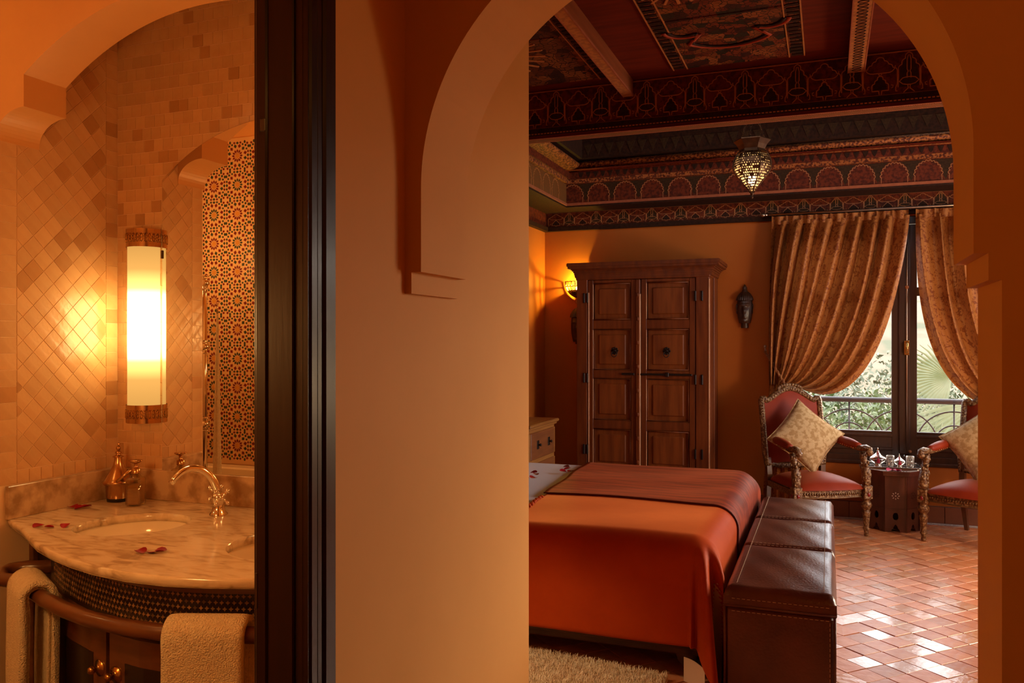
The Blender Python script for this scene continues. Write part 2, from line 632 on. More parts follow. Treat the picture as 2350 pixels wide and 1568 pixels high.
for i in range(-70, 70):
    for j in range(-70, 90):
        c = (2.48 + (i + j) * hd, 1.6 + (i - j) * hd)
        h = hd - 0.0012
        q = [(c[0] - h, c[1]), (c[0], c[1] - h), (c[0] + h, c[1]), (c[0], c[1] + h)]
        q = clip_poly(q, y_a + bw + .001, y_b - bw - .001, z_lo + .052, z_hi)
        if len(q) >= 3:
            ar = abs(sum(q[k - 1][0] * q[k][1] - q[k][0] * q[k - 1][1] for k in range(len(q)))) / 2
            if ar > 0.0003:
                tile_piece(q, 'x', wall_alcove, -2.8895, 0.0016 + rng.uniform(0, .0008), m_zellige_dark if rng.random() < .12 else m_zellige)
# mirror wall: courses of straight tiles; only left of the door jamb can be seen
zz = z_lo
row = 0
while zz < 2.95:
    z2 = zz + TB
    x = -2.886 - (row % 2) * 0.02
    while x < -2.08:
        x2 = x + TB * rng.uniform(.94, 1.03)
        a, b = max(x, -2.886), x2
        hidden = a > -2.615 and z2 < 2.20 or (a > -2.45 and z2 < 2.30) or (a > -2.3 and z2 < 2.36)
        if not hidden:
            tile_piece(rect(a, b, zz, z2), 'y', wall_vanity, 2.7545, -0.0016 - rng.uniform(0, .0006), m_zellige_dark if rng.random() < .08 else m_zellige)
        x = x2
    zz = z2
    row += 1
for nm_, (mb_, mats_) in MORE.items():
    stuff(mb_.build('tiles_beyond', mats_, bpy.data.objects[nm_]))
# the few tiles on the bathroom wall left of the alcove
wb = bpy.data.objects['wall_bathroom']
zz = 0.9
while zz < 2.95:
    for k in range(3):
        tile_piece(rect(-2.905 - (k + 1) * TB, -2.905 - k * TB, zz, zz + TB), 'y', wb, 2.202, -0.004, m_zellige if rng.random() > .3 else m_zellige_dark)
    zz += TB

# --- bedroom shell
struct(MB().box(-2.80, -2.66, 3.0, 8.15, 0, 3.6).build('wall_bedroom_left', m_bed_wall))
struct(MB().box(-2.66, -1.2, 2.998, 3.05, 0, 3.6).build('wall_near', m_bed_wall))
# window wall with the balcony door opening
WX0, WX1, WZ0, WZ1 = -0.42, 1.66, 0.50, 2.64
w = MB()
w.box(-2.66, WX0, 7.9, 8.14, 0, 3.6)
w.box(WX1, 2.6, 7.9, 8.14, 0, 3.6)
w.box(WX0, WX1, 7.9, 8.14, 0, WZ0)
w.box(WX0, WX1, 7.9, 8.14, WZ1, 3.6)
struct(w.build('wall_far', m_bed_wall), 'terracotta plaster wall with the window')
# right wall, with a second window out of the picture
w = MB()
w.box(2.4, 2.6, 2.3, 4.6, 0, 3.6)
w.box(2.4, 2.6, 7.3, 7.9, 0, 3.6)
w.box(2.4, 2.6, 4.6, 7.3, 0, 0.65)
w.box(2.4, 2.6, 4.6, 7.3, 2.55, 3.6)
struct(w.build('wall_bedroom_right', m_bed_wall))
# second window: frame bars and panes
w2 = MB()
for y in (4.6, 5.47, 6.36, 7.235):
    w2.box(2.46, 2.53, y, y + .065, .65, 2.55)
for z in (.65, 1.55, 2.485):
    w2.box(2.465, 2.525, 4.6, 7.3, z, z + .065)
win2 = struct(w2.build('window_2', m_frame_wood))
MB().box(2.49, 2.494, 4.63, 7.27, .68, 2.52).build('window_pane', m_glass, win2)
# skirting tiles and the zigzag border tiles at the window wall
sk = struct(MB().box(-2.66, 2.4, 7.885, 7.9, 0, 0.145).build('baseboard_far', m_floor_grout))
skm = MB().box(-.0735, .0735, -.011, 0, 0.002, .14, bev=.003).mesh('skirting_tile', m_skirting)
x = -0.5
while x < 2.3:
    put('skirting_tile', skm, sk, (x, 7.885, 0))
    x += 0.15
bd = struct(MB().box(-2.66, 2.4, 7.80, 7.874, -0.002, 0.003).build('trim_2', m_border_tile), 'white and grey zigzag tile border at the foot of the wall')
for k in range(3):
    pass
zig = MB()
for s_ in (0, 1):
    zig.tube([(i * .03, (.006 if (i + s_) % 2 else -.022), 0) for i in range(5)], .0042, 4, squash=.5, smooth=False)
zm = zig.mesh('zigzag_tile', m_border_white)
x = -0.2
while x < 2.2:
    put('zigzag_tile', zm, bd, (x, 7.845, 0.004))
    x += .12
struct(MB().box(-2.66, -2.645, 3.05, 7.9, 0, .145).build('baseboard_left', m_skirting))

# --- door frame of the bathroom (dark wood jamb with casing)
d = struct(MB().box(-1.216, -1.082, 1.545, 1.565, 0, 2.42, bev=.002).build('door_1', m_dark_wood), 'dark polished wood frame of the bathroom door')
MB().box(-1.205, -1.105, 1.538, 1.55, 0, 2.40, bev=.003).build('stop_board', m_dark_wood, d)
MB().box(-1.204, -1.172, 1.533, 1.55, 0, 2.40, bev=.004).build('door_stop', m_dark_wood, d)
c = MB()
c.box(-1.083, -1.066, 1.548, 1.572, 0, 2.52, bev=.005)
c.box(-1.085, -1.070, 1.578, 1.600, 0, 2.52, bev=.004)
c.box(-1.085, -1.064, 1.600, 1.650, 0, 2.52, bev=.006)
c.box(-1.085, -1.071, 1.545, 1.648, 0, 2.52)
c.build('casing', m_dark_wood, d)
c = MB()
c.box(-1.085, -1.052, .52, 1.661, 2.42, 2.54, bev=.006)
c.box(-1.222, -1.082, .60, 1.56, 2.40, 2.425)
c.box(-1.222, -1.082, .60, .625, 0, 2.42)
c.box(-1.085, -1.052, .50, .61, 0, 2.54, bev=.006)
c.build('door_head', m_dark_wood, d)
k = MB()
k.box(-1.203, -1.196, 1.5315, 1.542, 0.95, 1.03, bev=.001)
k.build('strike_plate', m_frame_wood, d)
k = MB()
k.box(-1.19, -1.175, 1.531, 1.537, 2.02, 2.05, bev=.002)
k.build('hinge_screw', m_frame_wood, d)
# ================================================================== bedroom ceiling
CZ = 3.07
struct(MB().box(-2.66, 2.4, 2.3, 4.76, CZ, 3.25).build('ceiling_near', m_red_board), 'dark red boarded ceiling of the near bay')
struct(MB().box(-2.66, 2.4, 4.7, 7.9, 3.42, 3.6).build('ceiling_far', m_painted_dark))
# painted boards between the beams
bays = [(-2.28, -1.115), (-1.06, 0.095), (0.185, 1.33)]
for bi, (a, b) in enumerate(bays):
    pa, pb = (a + .03, b - .03) if bi == 0 else (a + .26, b - .21)
    for (y0, y1) in ((2.35, 3.10), (3.11, 3.90), (3.91, 4.62)):
        p = MB().box(pa, pb, y0, y1, CZ - .012, CZ + .02, bev=.004)
        struct(p.build('painted_board', m_paint_b if bi == 0 else m_paint_a, bpy.data.objects['ceiling_near']))
    fr = MB()
    for (x0, x1) in ((pa, pa + .07), (pb - .07, pb)):
        for k in range(46):
            y = 2.37 + k * .049
            fr.box(x0 + .008, x1 - .008, y, y + .026, CZ - .016, CZ)
    stuff(fr.build('painted_border', m_painted_dark, bpy.data.objects['ceiling_near']))
    gl = MB()
    for x in (pa, pa + .075, pb - .075, pb):
        gl.box(x - .003, x + .003, 2.35, 4.62, CZ - .016, CZ)
    gl.build('gold_border_line', m_gold_line, bpy.data.objects['ceiling_near'])
# lobed medallion outlines of the middle bays
for (mx, w_) in ((-0.46, .33), (0.78, .33)):
    for (off, rad, mt, nm) in ((0.0, .010, m_painted_dark, 'medallion_dark_line'), (0.022, .012, m_red_band, 'medallion_band')):  # dark painted outline inside the red band
        pts = []
        lobes = [(-.30, 3.75, .16), (-.52 * .45, 4.02, .0)]
        seq = []
        for (cx, cy, r, a0, a1) in ((-.195, 3.99, .075, PI * 1.0, PI * .25), (0.0, 4.05, .22, PI * .80, PI * .20), (.195, 3.99, .075, PI * .75, PI * .0)):
            for i in range(15):
                a = a0 + (a1 - a0) * i / 14
                seq.append((mx + cx + (r + off) * math.cos(a), cy + (r + off) * math.sin(a) + .05, CZ - .016))
        t = MB().tube(seq, rad, 5, squash=.5, up=(0, 0, 1))
        t.build(nm, mt, bpy.data.objects['ceiling_near'])
# two rosettes of rays in the left bay and middle bay
for (rx, ry, n_, rr) in ((-1.72, 4.05, 24, .34), (-.62, 3.55, 16, .16), (-.25, 3.55, 16, .16)):
    t = MB()
    for k in range(n_):
        a = 2 * PI * k / n_
        for r0, r1 in ((.16, .5), (.56, 1.0)):
            t.box(-.006, .006, rr * r0, rr * r1, CZ - .017, CZ - .011, xf=Matrix.Translation((rx, ry, 0)) @ Matrix.Rotation(a, 4, 'Z'))
    t.build('ray_rosette', m_gold_line, bpy.data.objects['ceiling_near'])
# cross beams of the near bay
m_beam = M('beam_wood', (0.26, 0.06, 0.014), 0.55, spec=.25, col2=(0.20, 0.045, 0.01), nscale=4, stretch=(8, .6, 8))
m_beam_face = M('beam_painted_face', (0.46, 0.17, 0.045), 0.6, spec=.2, col2=(0.34, 0.12, 0.04), nscale=38, detail=2, lo=.45, hi=.55)
for bx, bw_, in ((-2.31, .055), (-1.085, .055), (0.14, .08), (1.365, .08)):
    be = struct(MB().box(bx - bw_ / 2, bx + bw_ / 2, 2.31, 4.745, 2.98, CZ).build('trim_beam', m_beam), 'narrow painted ceiling beam')
    MB().box(bx - bw_ / 2 + .003, bx + bw_ / 2 - .003, 2.32, 4.744, 2.975, 2.981).build('painted_face', m_beam_face, be)
    e = MB()
    for sx in (-1, 1):
        e.box(bx + sx * bw_ / 2 - .003, bx + sx * bw_ / 2 + .003, 2.32, 4.744, 2.973, 2.984)
    e.build('pale_edge', m_pale_strip, be)
    if bx > 0 and bx < 1:
        o_ = MB()
        for k in range(60):
            y = 2.4 + k * .039
            o_.tube([(bx + .022 * math.cos(2 * PI * i / 8), y + .013 * math.sin(2 * PI * i / 8), 2.974) for i in range(8)], .0022, 4, closed=True)
        stuff(o_.build('ring_ornament', m_painted_dark, be))

# --- ornament pieces of the friezes (drawn in x,z; thickness towards -y)
def ribbon(mb, pts, r=.0034, closed=False, sy=1):
    mb.tube([(p[0], -.001, p[1]) for p in pts], r, 4, closed=closed, smooth=False, squash=.55, up=(0, 1, 0), caps=not closed)

def scallop(x0, z0, x1, z1, n, amp):
    out = []
    for k in range(n):
        for i in range(5):
            t = (k + i / 4) / n
            b = amp * math.sin(PI * i / 4)
            dx, dz = x1 - x0, z1 - z0
            l = math.hypot(dx, dz)
            out.append((x0 + dx * t - dz / l * b, z0 + dz * t + dx / l * b))
    return out

def arch_motif():
    m = MB()
    left = [(-.082, .012), (-.074, .012), (-.074, .03)] + [(-.082, .05), (-.082, .112)] + scallop(-.082, .118, 0, .196, 4, .006)
    ribbon(m, left)
    ribbon(m, [(-x, z) for x, z in left])
    ribbon(m, [(-.038, .112), (.038, .112)])
    ribbon(m, [(-.038 - .034 * math.sin(t), .112 + .034 * (1 - math.cos(t))) for t in [PI / 2 * i / 6 for i in range(7)]])
    ribbon(m, [(.038 + .034 * math.sin(t), .112 + .034 * (1 - math.cos(t))) for t in [PI / 2 * i / 6 for i in range(7)]])
    tree = [(-.008, .02), (-.04, .02), (-.04, .036)] + scallop(-.04, .04, 0, .098, 3, .006)
    ribbon(m, tree)
    ribbon(m, [(-x, z) for x, z in tree])
    ribbon(m, [(-.008, .02), (-.005, .0)])
    ribbon(m, [(.008, .02), (.005, .0)])
    ribbon(m, [(0, .098), (-.008, .106), (0, .112), (.008, .106)], closed=True)
    ribbon(m, [(-.052, .03), (-.06, .032), (-.062, .044), (-.052, .046)], .0026)
    ribbon(m, [(.052, .03), (.06, .032), (.062, .044), (.052, .046)], .0026)
    return m

def tree_motif():
    m = MB()
    p = [(-.031, .025), (-.031, .042), (-.026, .058), (-.016, .076), (0, .09), (.016, .076), (.026, .058), (.031, .042), (.031, .025)]
    m.prism(p, -.002, .001, 'y')
    return m

def column_motif():
    m = MB()
    l = [(-.052, .03), (-.05, .105)] + scallop(-.05, .118, 0, .208, 3, .008)
    ribbon(m, l)
    ribbon(m, [(-x, z) for x, z in l])
    for s_ in (-1, 1):
        ribbon(m, [(s_ * .003, .195), (s_ * .009, .17), (s_ * .009, .12), (s_ * .004, .11), (s_ * .009, .10), (s_ * .009, .075)])
    eye = [(-.046, .06), (-.03, .076), (-.01, .08), (.01, .08), (.03, .076), (.046, .06), (.03, .045), (.01, .040), (-.01, .040), (-.03, .045)]
    ribbon(m, eye, closed=True)
    ribbon(m, [(-.006, .04), (-.004, .022), (-.026, .001)])
    ribbon(m, [(.006, .04), (.004, .022), (.026, .001)])
    return m

def panel_motif():
    m = MB()
    m.prism([(-.046, .03), (-.044, .105), (-.035, .14), (-.02, .17), (0, .195), (.02, .17), (.035, .14), (.044, .105), (.046, .03)], -.0008, .001, 'y')
    return m

me_arch = arch_motif().mesh('arch_ornament', m_gold_line)
me_tree = tree_motif().mesh('tree_ornament', m_painted_dark)
me_col = column_motif().mesh('column_ornament', m_gold_line)
me_pan = panel_motif().mesh('panel_ornament', m_spandrel)

def frieze_row(parent, pts, rot, sz, sx=1.0, tree=True):
    for (x, y, z, kind) in pts:
        for me, on in ((me_arch, kind == 0), (me_tree, kind == 0 and tree), (me_col, kind == 1), (me_pan, kind == 1)):
            if on:
                put(me.name, me, parent, (x, y, z), (0, 0, rot), (sx, 1, sz))

# --- frieze beam crossing the room
fb = struct(MB().box(-2.66, 2.4, 4.752, 4.845, 2.785, CZ).build('trim_3', m_painted), 'tall painted frieze beam with gold arches and dark tree shapes')
pts = []
for k in range(-8, 5):
    pts.append((-.018 + .2745 * k, 4.752, 2.846, 0))
    pts.append((-.018 + .2745 * (k + .5), 4.752, 2.846, 1))
frieze_row(fb, [p for p in pts if -2.1 < p[0] < 1.0], 0, 1.0)
t = MB()
t.box(-2.66, 2.4, 4.738, 4.76, 2.796, 2.838)
t.build('dark_moulding', m_painted_dark, fb)
t = MB()
t.box(-2.66, 2.4, 4.746, 4.753, 2.838, 2.843)
t.box(-2.66, 2.4, 4.746, 4.753, 3.058, 3.063)
t.build('gold_border_line', m_gold_line, fb)
t = MB()
for k in range(160):
    x = -2.0 + k * .02
    t.box(x, x + .013, 4.735, 4.739, 2.802, 2.808)
stuff(t.build('dash_ornament', m_gold_line, fb))
MB().box(-2.66, 2.4, 4.744, 4.848, 2.778, 2.797).build('soffit_board', m_pale_strip, fb)
t = MB()
t.box(-2.66, 2.4, 4.741, 4.745, 2.778, 2.797)
t.build('red_moulding', m_red_board, fb)
t = MB()
for k in range(300):
    x = -1.9 + k * .011
    t.box(-.0018, .0018, -.04, .04, 0, .002, xf=Matrix.Translation((x, 4.797, 2.776)) @ Matrix.Rotation(-.5, 4, 'Z'))
stuff(t.build('hatching', m_carved_olive, fb))

# --- coved cornice of the far bay (far wall, left wall, right wall)
def ring(name, d, z0, z1, mt, label=None, left=None):
    m = MB()
    m.box(-2.66, 2.4, 7.9 - d, 7.9, z0, z1)
    m.box(-2.66, -2.66 + d, 4.88, 7.9 - d + .001, z0, z1, mat=1)
    m.box(2.4 - d, 2.4, 4.88, 7.9 - d + .001, z0, z1)
    return struct(m.build(name, [mt, left or mt]), label)
ring('trim_4', .05, 2.648, 2.690, m_painted_dark, 'dark crown moulding at the top of the wall')
f3 = ring('trim_5', .022, 2.690, 2.835, m_painted, 'small painted frieze above the wardrobe')
ring('trim_6', .325, 2.830, 2.845, m_painted_dark)
ring('trim_7', .336, 2.845, 2.868, m_pale_strip, None, m_pale_strip)
f2 = ring('trim_8', .325, 2.868, 3.050, m_painted, 'painted frieze of scalloped arches in the coved ceiling', m_carved_olive)
r1 = ring('trim_9', .360, 3.050, 3.086, m_carved, 'carved rope moulding')
r2 = ring('trim_10', .375, 3.086, 3.150, m_painted)
ring('trim_12', .545, 3.235, 3.43, m_painted_dark)
# convex moulding
prof = [(0.0, 3.15)] + [(.44 + .07 * math.sin(PI * i / 8), 3.15 + .088 * i / 8) for i in range(9)] + [(0.0, 3.238)]
cm = MB()
cm.prism([(7.9 - p[0], p[1]) for p in prof], -2.2, 1.95, 'x', smooth=True)
cm.prism([(-2.66 + p[0], p[1]) for p in prof], 4.88, 7.42, 'y', smooth=True)
cm.prism([(2.4 - p[0], p[1]) for p in prof], 4.88, 7.42, 'y', smooth=True)
struct(cm.build('trim_11', m_carved), 'convex carved cornice moulding')
pts3 = []
for k in range(-10, 9):
    x = .21 + .2745 * k
    if -2.6 < x < 1.5:
        pts3.append((x, 7.877, 2.695, 0))
        if x + .137 < 1.5:
            pts3.append((x + .137, 7.877, 2.695, 1))
frieze_row(f3, pts3, 0, .63)
t = MB()
t.box(-2.66, 2.4, 7.874, 7.88, 2.690, 2.694)
t.box(-2.66, 2.4, 7.874, 7.88, 2.829, 2.833)
t.build('gold_border_line', m_gold_line, f3)

def arcade():
    m = MB()
    l = [(-.100, 0), (-.100, .03)]
    for k in range(6):
        a0, a1 = PI - k * PI / 12, PI - (k + 1) * PI / 12
        l += scallop(.098 * math.cos(a0), .045 + .115 * math.sin(a0), .098 * math.cos(a1), .045 + .115 * math.sin(a1), 1, .013)
    ribbon(m, l, .0036)
    ribbon(m, [(-x, z) for x, z in l], .0036)
    return m
def arcade_fill():
    m = MB()
    m.prism([(.035, .172), (.218, .172), (.190, .155), (.162, .125), (.148, .08), (.140, .03), (.127, .005), (.114, .03), (.106, .08), (.092, .125), (.064, .155)], -.0008, .001, 'y')
    return m
me_arcade = arcade().mesh('scalloped_arch', m_gold_line)
me_fill = arcade_fill().mesh('spandrel_panel', m_spandrel)
for k in range(-10, 8):
    x = .01 + .2535 * k
    if -2.3 < x < 1.55:
        put('scalloped_arch', me_arcade, f2, (x, 7.574, 2.872))
        put('spandrel_panel', me_fill, f2, (x, 7.5745, 2.872))
for k in range(10):
    y = 4.95 + .2535 * k
    if y < 7.5:
        put('scalloped_arch', me_arcade, f2, (-2.334, y, 2.872), (0, 0, PI / 2))
t = MB()
for k in range(60):
    x = -2.2 + k * .0705
    t.prism([(x, 3.145), (x + .05, 3.145), (x + .036, 3.105), (x + .025, 3.09), (x + .014, 3.105)], 7.520, 7.527, 'y')
stuff(t.build('triangle_ornament', m_painted_dark, r2))
t = MB()
for k in range(40):
    x = -2.1 + k * .10
    t.prism([(x, 3.36), (x + .08, 3.36), (x + .055, 3.30), (x + .04, 3.26), (x + .025, 3.30)], 7.350, 7.356, 'y')
stuff(t.build('leaf_ornament', m_spandrel, bpy.data.objects['trim_12']))
t = MB()
t.box(-2.3, 2.0, 7.516, 7.526, 3.145, 3.152)
t.box(-2.3, 2.0, 7.40, 7.46, 3.148, 3.152)
t.build('red_line', m_red_board, r2)
# ================================================================== bathroom
def marble(name):
    m = bpy.data.materials.new(name)
    nt, N, L = nodes_of(m)
    b = N['Principled BSDF']
    b.inputs['Roughness'].default_value = 0.16
    b.inputs['Coat Weight'].default_value = 0.3
    b.inputs['Coat Roughness'].default_value = 0.08
    tc = N.new('ShaderNodeTexCoord')
    mp = N.new('ShaderNodeMapping')
    mp.inputs['Scale'].default_value = (5, 14, 9)
    mp.inputs['Rotation'].default_value = (0, 0, 0.5)
    L.new(tc.outputs['Object'], mp.inputs[0])
    n = N.new('ShaderNodeTexNoise')
    n.inputs['Scale'].default_value = 1.6
    n.inputs['Detail'].default_value = 8
    n.inputs['Distortion'].default_value = 1.2
    L.new(mp.outputs[0], n.inputs[0])
    r = N.new('ShaderNodeValToRGB')
    for i, (p, c) in enumerate(((.33, (.42, .29, .17)), (.46, (.68, .52, .33)), (.60, (.78, .63, .43)))):
        if i > 1:
            r.color_ramp.elements.new(p)
        r.color_ramp.elements[i].position = p
        r.color_ramp.elements[i].color = rgba(c)
    L.new(n.outputs[0], r.inputs[0])
    L.new(r.outputs[0], b.inputs['Base Color'])
    return m
m_marble = marble('veined_marble')
m_marble_dark = M('marble_upstand', (0.62, 0.42, 0.24), 0.2, col2=(0.36, 0.21, 0.10), nscale=14, detail=8, lo=.42, hi=.62, coat=.2)
m_porcelain = M('porcelain', (0.88, 0.76, 0.58), 0.08, coat=.5)
m_vanity_wood = M('walnut', (0.16, 0.055, 0.018), 0.3, col2=(0.11, 0.035, 0.012), nscale=4, stretch=(2, 2, 9), coat=.3)
m_vanity_dark = M('dark_inlaid_wood', (0.018, 0.007, 0.004), 0.35, coat=.2)
m_bone = M('bone_inlay', (0.26, 0.13, 0.05), 0.35, rnd=.45)
m_towel = M('terry_towel', (0.92, 0.76, 0.50), 0.95, col2=(0.84, 0.66, 0.41), nscale=60, bump=1.0, bscale=220, sheen=.4, sheen_tint=(1, .85, .6))
m_mirror = M('mirror_silver', (0.90, 0.86, 0.80), 0.0, 1.0)
m_mirror_edge = M('mirror_edge', (0.10, 0.05, 0.02), 0.3, 0.5)
m_antique = M('antique_brass', (0.62, 0.40, 0.20), 0.2, 1.0, col2=(0.50, 0.28, 0.12), nscale=12)
m_black = M('black_base', (0.01, 0.006, 0.004), 0.4)
m_petal = M('rose_petal', (0.34, 0.002, 0.008), 0.55, spec=.2, col2=(0.24, 0.001, 0.005), nscale=30, rnd=.25)
m_soapglass = thin_glass('soap_glass', (.92, .82, .62), .5)
m_soap = M('liquid_soap', (.62, .36, .11), .15, transmission=.55, ior=1.35)

# --- counter
C0 = [(-2.884, 2.235), (-2.84, 2.215), (-2.79, 2.19), (-2.73, 2.162), (-2.66, 2.122), (-2.57, 2.068), (-2.46, 2.006), (-2.33, 1.948),
      (-2.19, 1.898), (-2.05, 1.862), (-1.91, 1.844), (-1.77, 1.848), (-1.63, 1.878), (-1.50, 1.925), (-1.38, 1.985), (-1.27, 2.055), (-1.215, 2.10)]
def off_curve(pts, d):
    out = []
    for i, p in enumerate(pts):
        a, b = pts[max(i - 1, 0)], pts[min(i + 1, len(pts) - 1)]
        tx, ty = b[0] - a[0], b[1] - a[1]
        l = math.hypot(tx, ty)
        out.append((p[0] - ty / l * d, p[1] + tx / l * d))
    return out
def ellipse(cx, cy, rx, ry, rot, n=40):
    return [(cx + rx * math.cos(a) * math.cos(rot) - ry * math.sin(a) * math.sin(rot),
             cy + rx * math.cos(a) * math.sin(rot) + ry * math.sin(a) * math.cos(rot)) for a in [2 * PI * i / n for i in range(n)]]
def plate(mb, outer, holes, z0, z1, mat=0):
    bm = bmesh.new()
    ed = []
    for lp in [outer] + holes:
        vs = [bm.verts.new((p[0], p[1], 0)) for p in lp]
        ed += [bm.edges.new((vs[i - 1], vs[i])) for i in range(len(vs))]
    bmesh.ops.triangle_fill(bm, edges=ed, use_beauty=True)
    bm.verts.index_update()
    vs = [(v.co.x, v.co.y) for v in bm.verts]
    fs = [tuple(v.index for v in f.verts) for f in bm.faces]
    bm.free()
    mb.add([(p[0], p[1], z1) for p in vs], fs, mat)
    mb.add([(p[0], p[1], z0) for p in vs], fs, mat)
SINKS = [(-2.385, 2.345, .20, .185, .9), (-1.675, 2.285, .20, .185, -.9 + PI)]
counter = thing('vanity_counter', 'veined marble vanity counter with bowed front edge and two basins', 'counter', (-2.05, 2.3, 0.85))
loc0 = -Vector((-2.05, 2.3, 0.85))
front = C0
outer_top = off_curve(front, .006)
outer_top[0] = (-2.884, outer_top[0][1])
back = [(-1.215, 2.76), (-2.884, 2.76)]
hl = [ellipse(*s) for s in SINKS]
slab = MB()
plate(slab, outer_top + back, hl, .85, .88)
rows = [(outer_top, .88), (off_curve(front, .001), .877), (front, .868), (off_curve(front, .003), .855), (off_curve(front, .010), .85)]
vs = [(p[0], p[1], z) for r_, z in rows for p in r_]
n = len(front)
slab.add(vs, [(j * n + i, j * n + i + 1, (j + 1) * n + i + 1, (j + 1) * n + i) for j in range(len(rows) - 1) for i in range(n - 1)], 0, True)
for h in hl:
    k = len(h)
    slab.add([(p[0], p[1], .88) for p in h] + [(p[0], p[1], .85) for p in h], [(i, (i + 1) % k, k + (i + 1) % k, k + i) for i in range(k)], 0, True)
slab.build('marble_slab', m_marble, counter, loc0)
MB().box(-2.886, -2.868, 2.225, 2.752, .88, 1.005, bev=.002).build('side_upstand', m_marble_dark, counter, loc0)
MB().box(-2.868, -1.215, 2.734, 2.752, .88, 1.005, bev=.002).build('back_upstand', m_marble_dark, counter, loc0)

for si, (cx, cy, rx, ry, rot) in enumerate(SINKS):
    def bowl(u, v, cx=cx, cy=cy, rx=rx, ry=ry, rot=rot, th=0.0):
        a = 2 * PI * u
        q = math.sin(PI / 2 * v) ** .75
        x, y = (rx + .006) * q * math.cos(a), (ry + .006) * q * math.sin(a)
        return (cx + x * math.cos(rot) - y * math.sin(rot), cy + x * math.sin(rot) + y * math.cos(rot), .742 + .108 * (1 - math.cos(PI / 2 * v) ** .8))
    s = MB()
    s.grid(bowl, 40, 12, wrap=True)
    o = thing('wash_basin', ['oval porcelain basin set in the marble nearest the brass flask', 'oval porcelain basin half hidden by the door frame'][si], 'sink', (cx, cy, .742), 0, None)
    s.build('basin_bowl', m_porcelain, o, (-cx, -cy, -.742))
    MB().lathe([(0, .003), (.018, .003), (.022, .0005)], 14).build('drain', m_chrome, o)
    if si == 0:
        MB().box(.0, .03, -.003, .003, -.006, .006).build('overflow_slot', m_black, o, (.168, .092, .104), (0, 0, .45))

# --- cabinet under the counter
cab = thing('vanity_cabinet', 'dark bow-fronted vanity cabinet with bone inlay and wooden towel rail', 'cabinet', (-2.05, 2.4, 0))
lc = -Vector((-2.05, 2.4, 0))
CF = [p for p in off_curve(C0, .085) if -2.625 < p[0] < -1.22]
CFa = [(-2.63, CF[0][1] + .03)] + CF + [(-1.225, 2.10)]
body = [(-2.878, 2.755), (-2.878, 2.335), (-2.63, 2.335)] + CFa + [(-1.225, 2.755)]
b = MB()
b.prism(body, 0.06, .70, 'z')
b.build('carcass', m_vanity_dark, cab, lc)
b = MB()
fc = [(-2.878, 2.30), (-2.63, 2.30)] + off_curve(CFa, -.012)
b.prism(fc + off_curve(fc, .018)[::-1], .815, .849, 'z')
b.build('top_moulding', m_vanity_wood, cab, lc)
b = MB()
fc = [(-2.878, 2.335), (-2.63, 2.335)] + CFa
b.prism(fc + off_curve(fc, .014)[::-1], .70, .815, 'z')
b.build('inlaid_band', m_vanity_dark, cab, lc)
b = MB()
b.prism([(-2.878, 2.755), (-2.878, 2.31), (-2.63, 2.31)] + off_curve(CFa, -.006) + [(-1.225, 2.755)], .672, .690, 'z')
b.build('lower_moulding', m_vanity_wood, cab, lc)
b = MB()
b.box(-2.655, -2.605, CFa[0][1] - .02, CFa[0][1] + .06, .06, .815, bev=.004)
b.build('corner_post', m_vanity_dark, cab, lc)
b = MB()
for x in (-2.872, -2.77, -2.68):
    b.box(x, x + .022, 2.312, 2.336, .08, .815, bev=.003)
b.box(-2.872, -2.64, 2.314, 2.336, .66, .69, bev=.003)
b.build('side_frame', m_vanity_wood, cab, lc)
# bone inlay: a grid of small lozenges along the band
def along(pts, s):
    L_ = [0]
    for i in range(1, len(pts)):
        L_.append(L_[-1] + math.hypot(pts[i][0] - pts[i - 1][0], pts[i][1] - pts[i - 1][1]))
    s = min(max(s, 0), L_[-1])
    for i in range(1, len(pts)):
        if s <= L_[i]:
            t = (s - L_[i - 1]) / (L_[i] - L_[i - 1])
            a, c = pts[i - 1], pts[i]
            return (lerp(a[0], c[0], t), lerp(a[1], c[1], t)), math.atan2(c[1] - a[1], c[0] - a[0]), L_[-1]
chip = MB()
chip.prism([(-.0075, 0), (-.0025, -.0025), (0, -.0075), (.0025, -.0025), (.0075, 0), (.0025, .0025), (0, .0075), (-.0025, .0025)], -.0015, .001, 'y')
chip_me = chip.mesh('inlay_chip', m_bone)
band = [o for o in cab.children if o.name.startswith('inlaid_band')][0]
CFb = off_curve(CFa, -.0005)
Ltot = along(CFb, 0)[2]
more_chips = MB()
for r_ in range(6):
    for k in range(68):
        s = .11 + (k + .5 * (r_ % 2)) * .0185
        if s > Ltot - .06:
            continue
        (x, y), a, _ = along(CFb, s)
        if k < 49:
            put('inlay_chip', chip_me, band, (x, y, .712 + r_ * .0185), (0, 0, a))
        else:
            xf = Matrix.Translation((x, y, .712 + r_ * .0185)) @ Matrix.Rotation(a, 4, 'Z')
            more_chips.add([tuple(xf @ Vector(p)) for p in chip.v], chip.f)
stuff(more_chips.build('inlay_chips_beyond', m_bone, band))
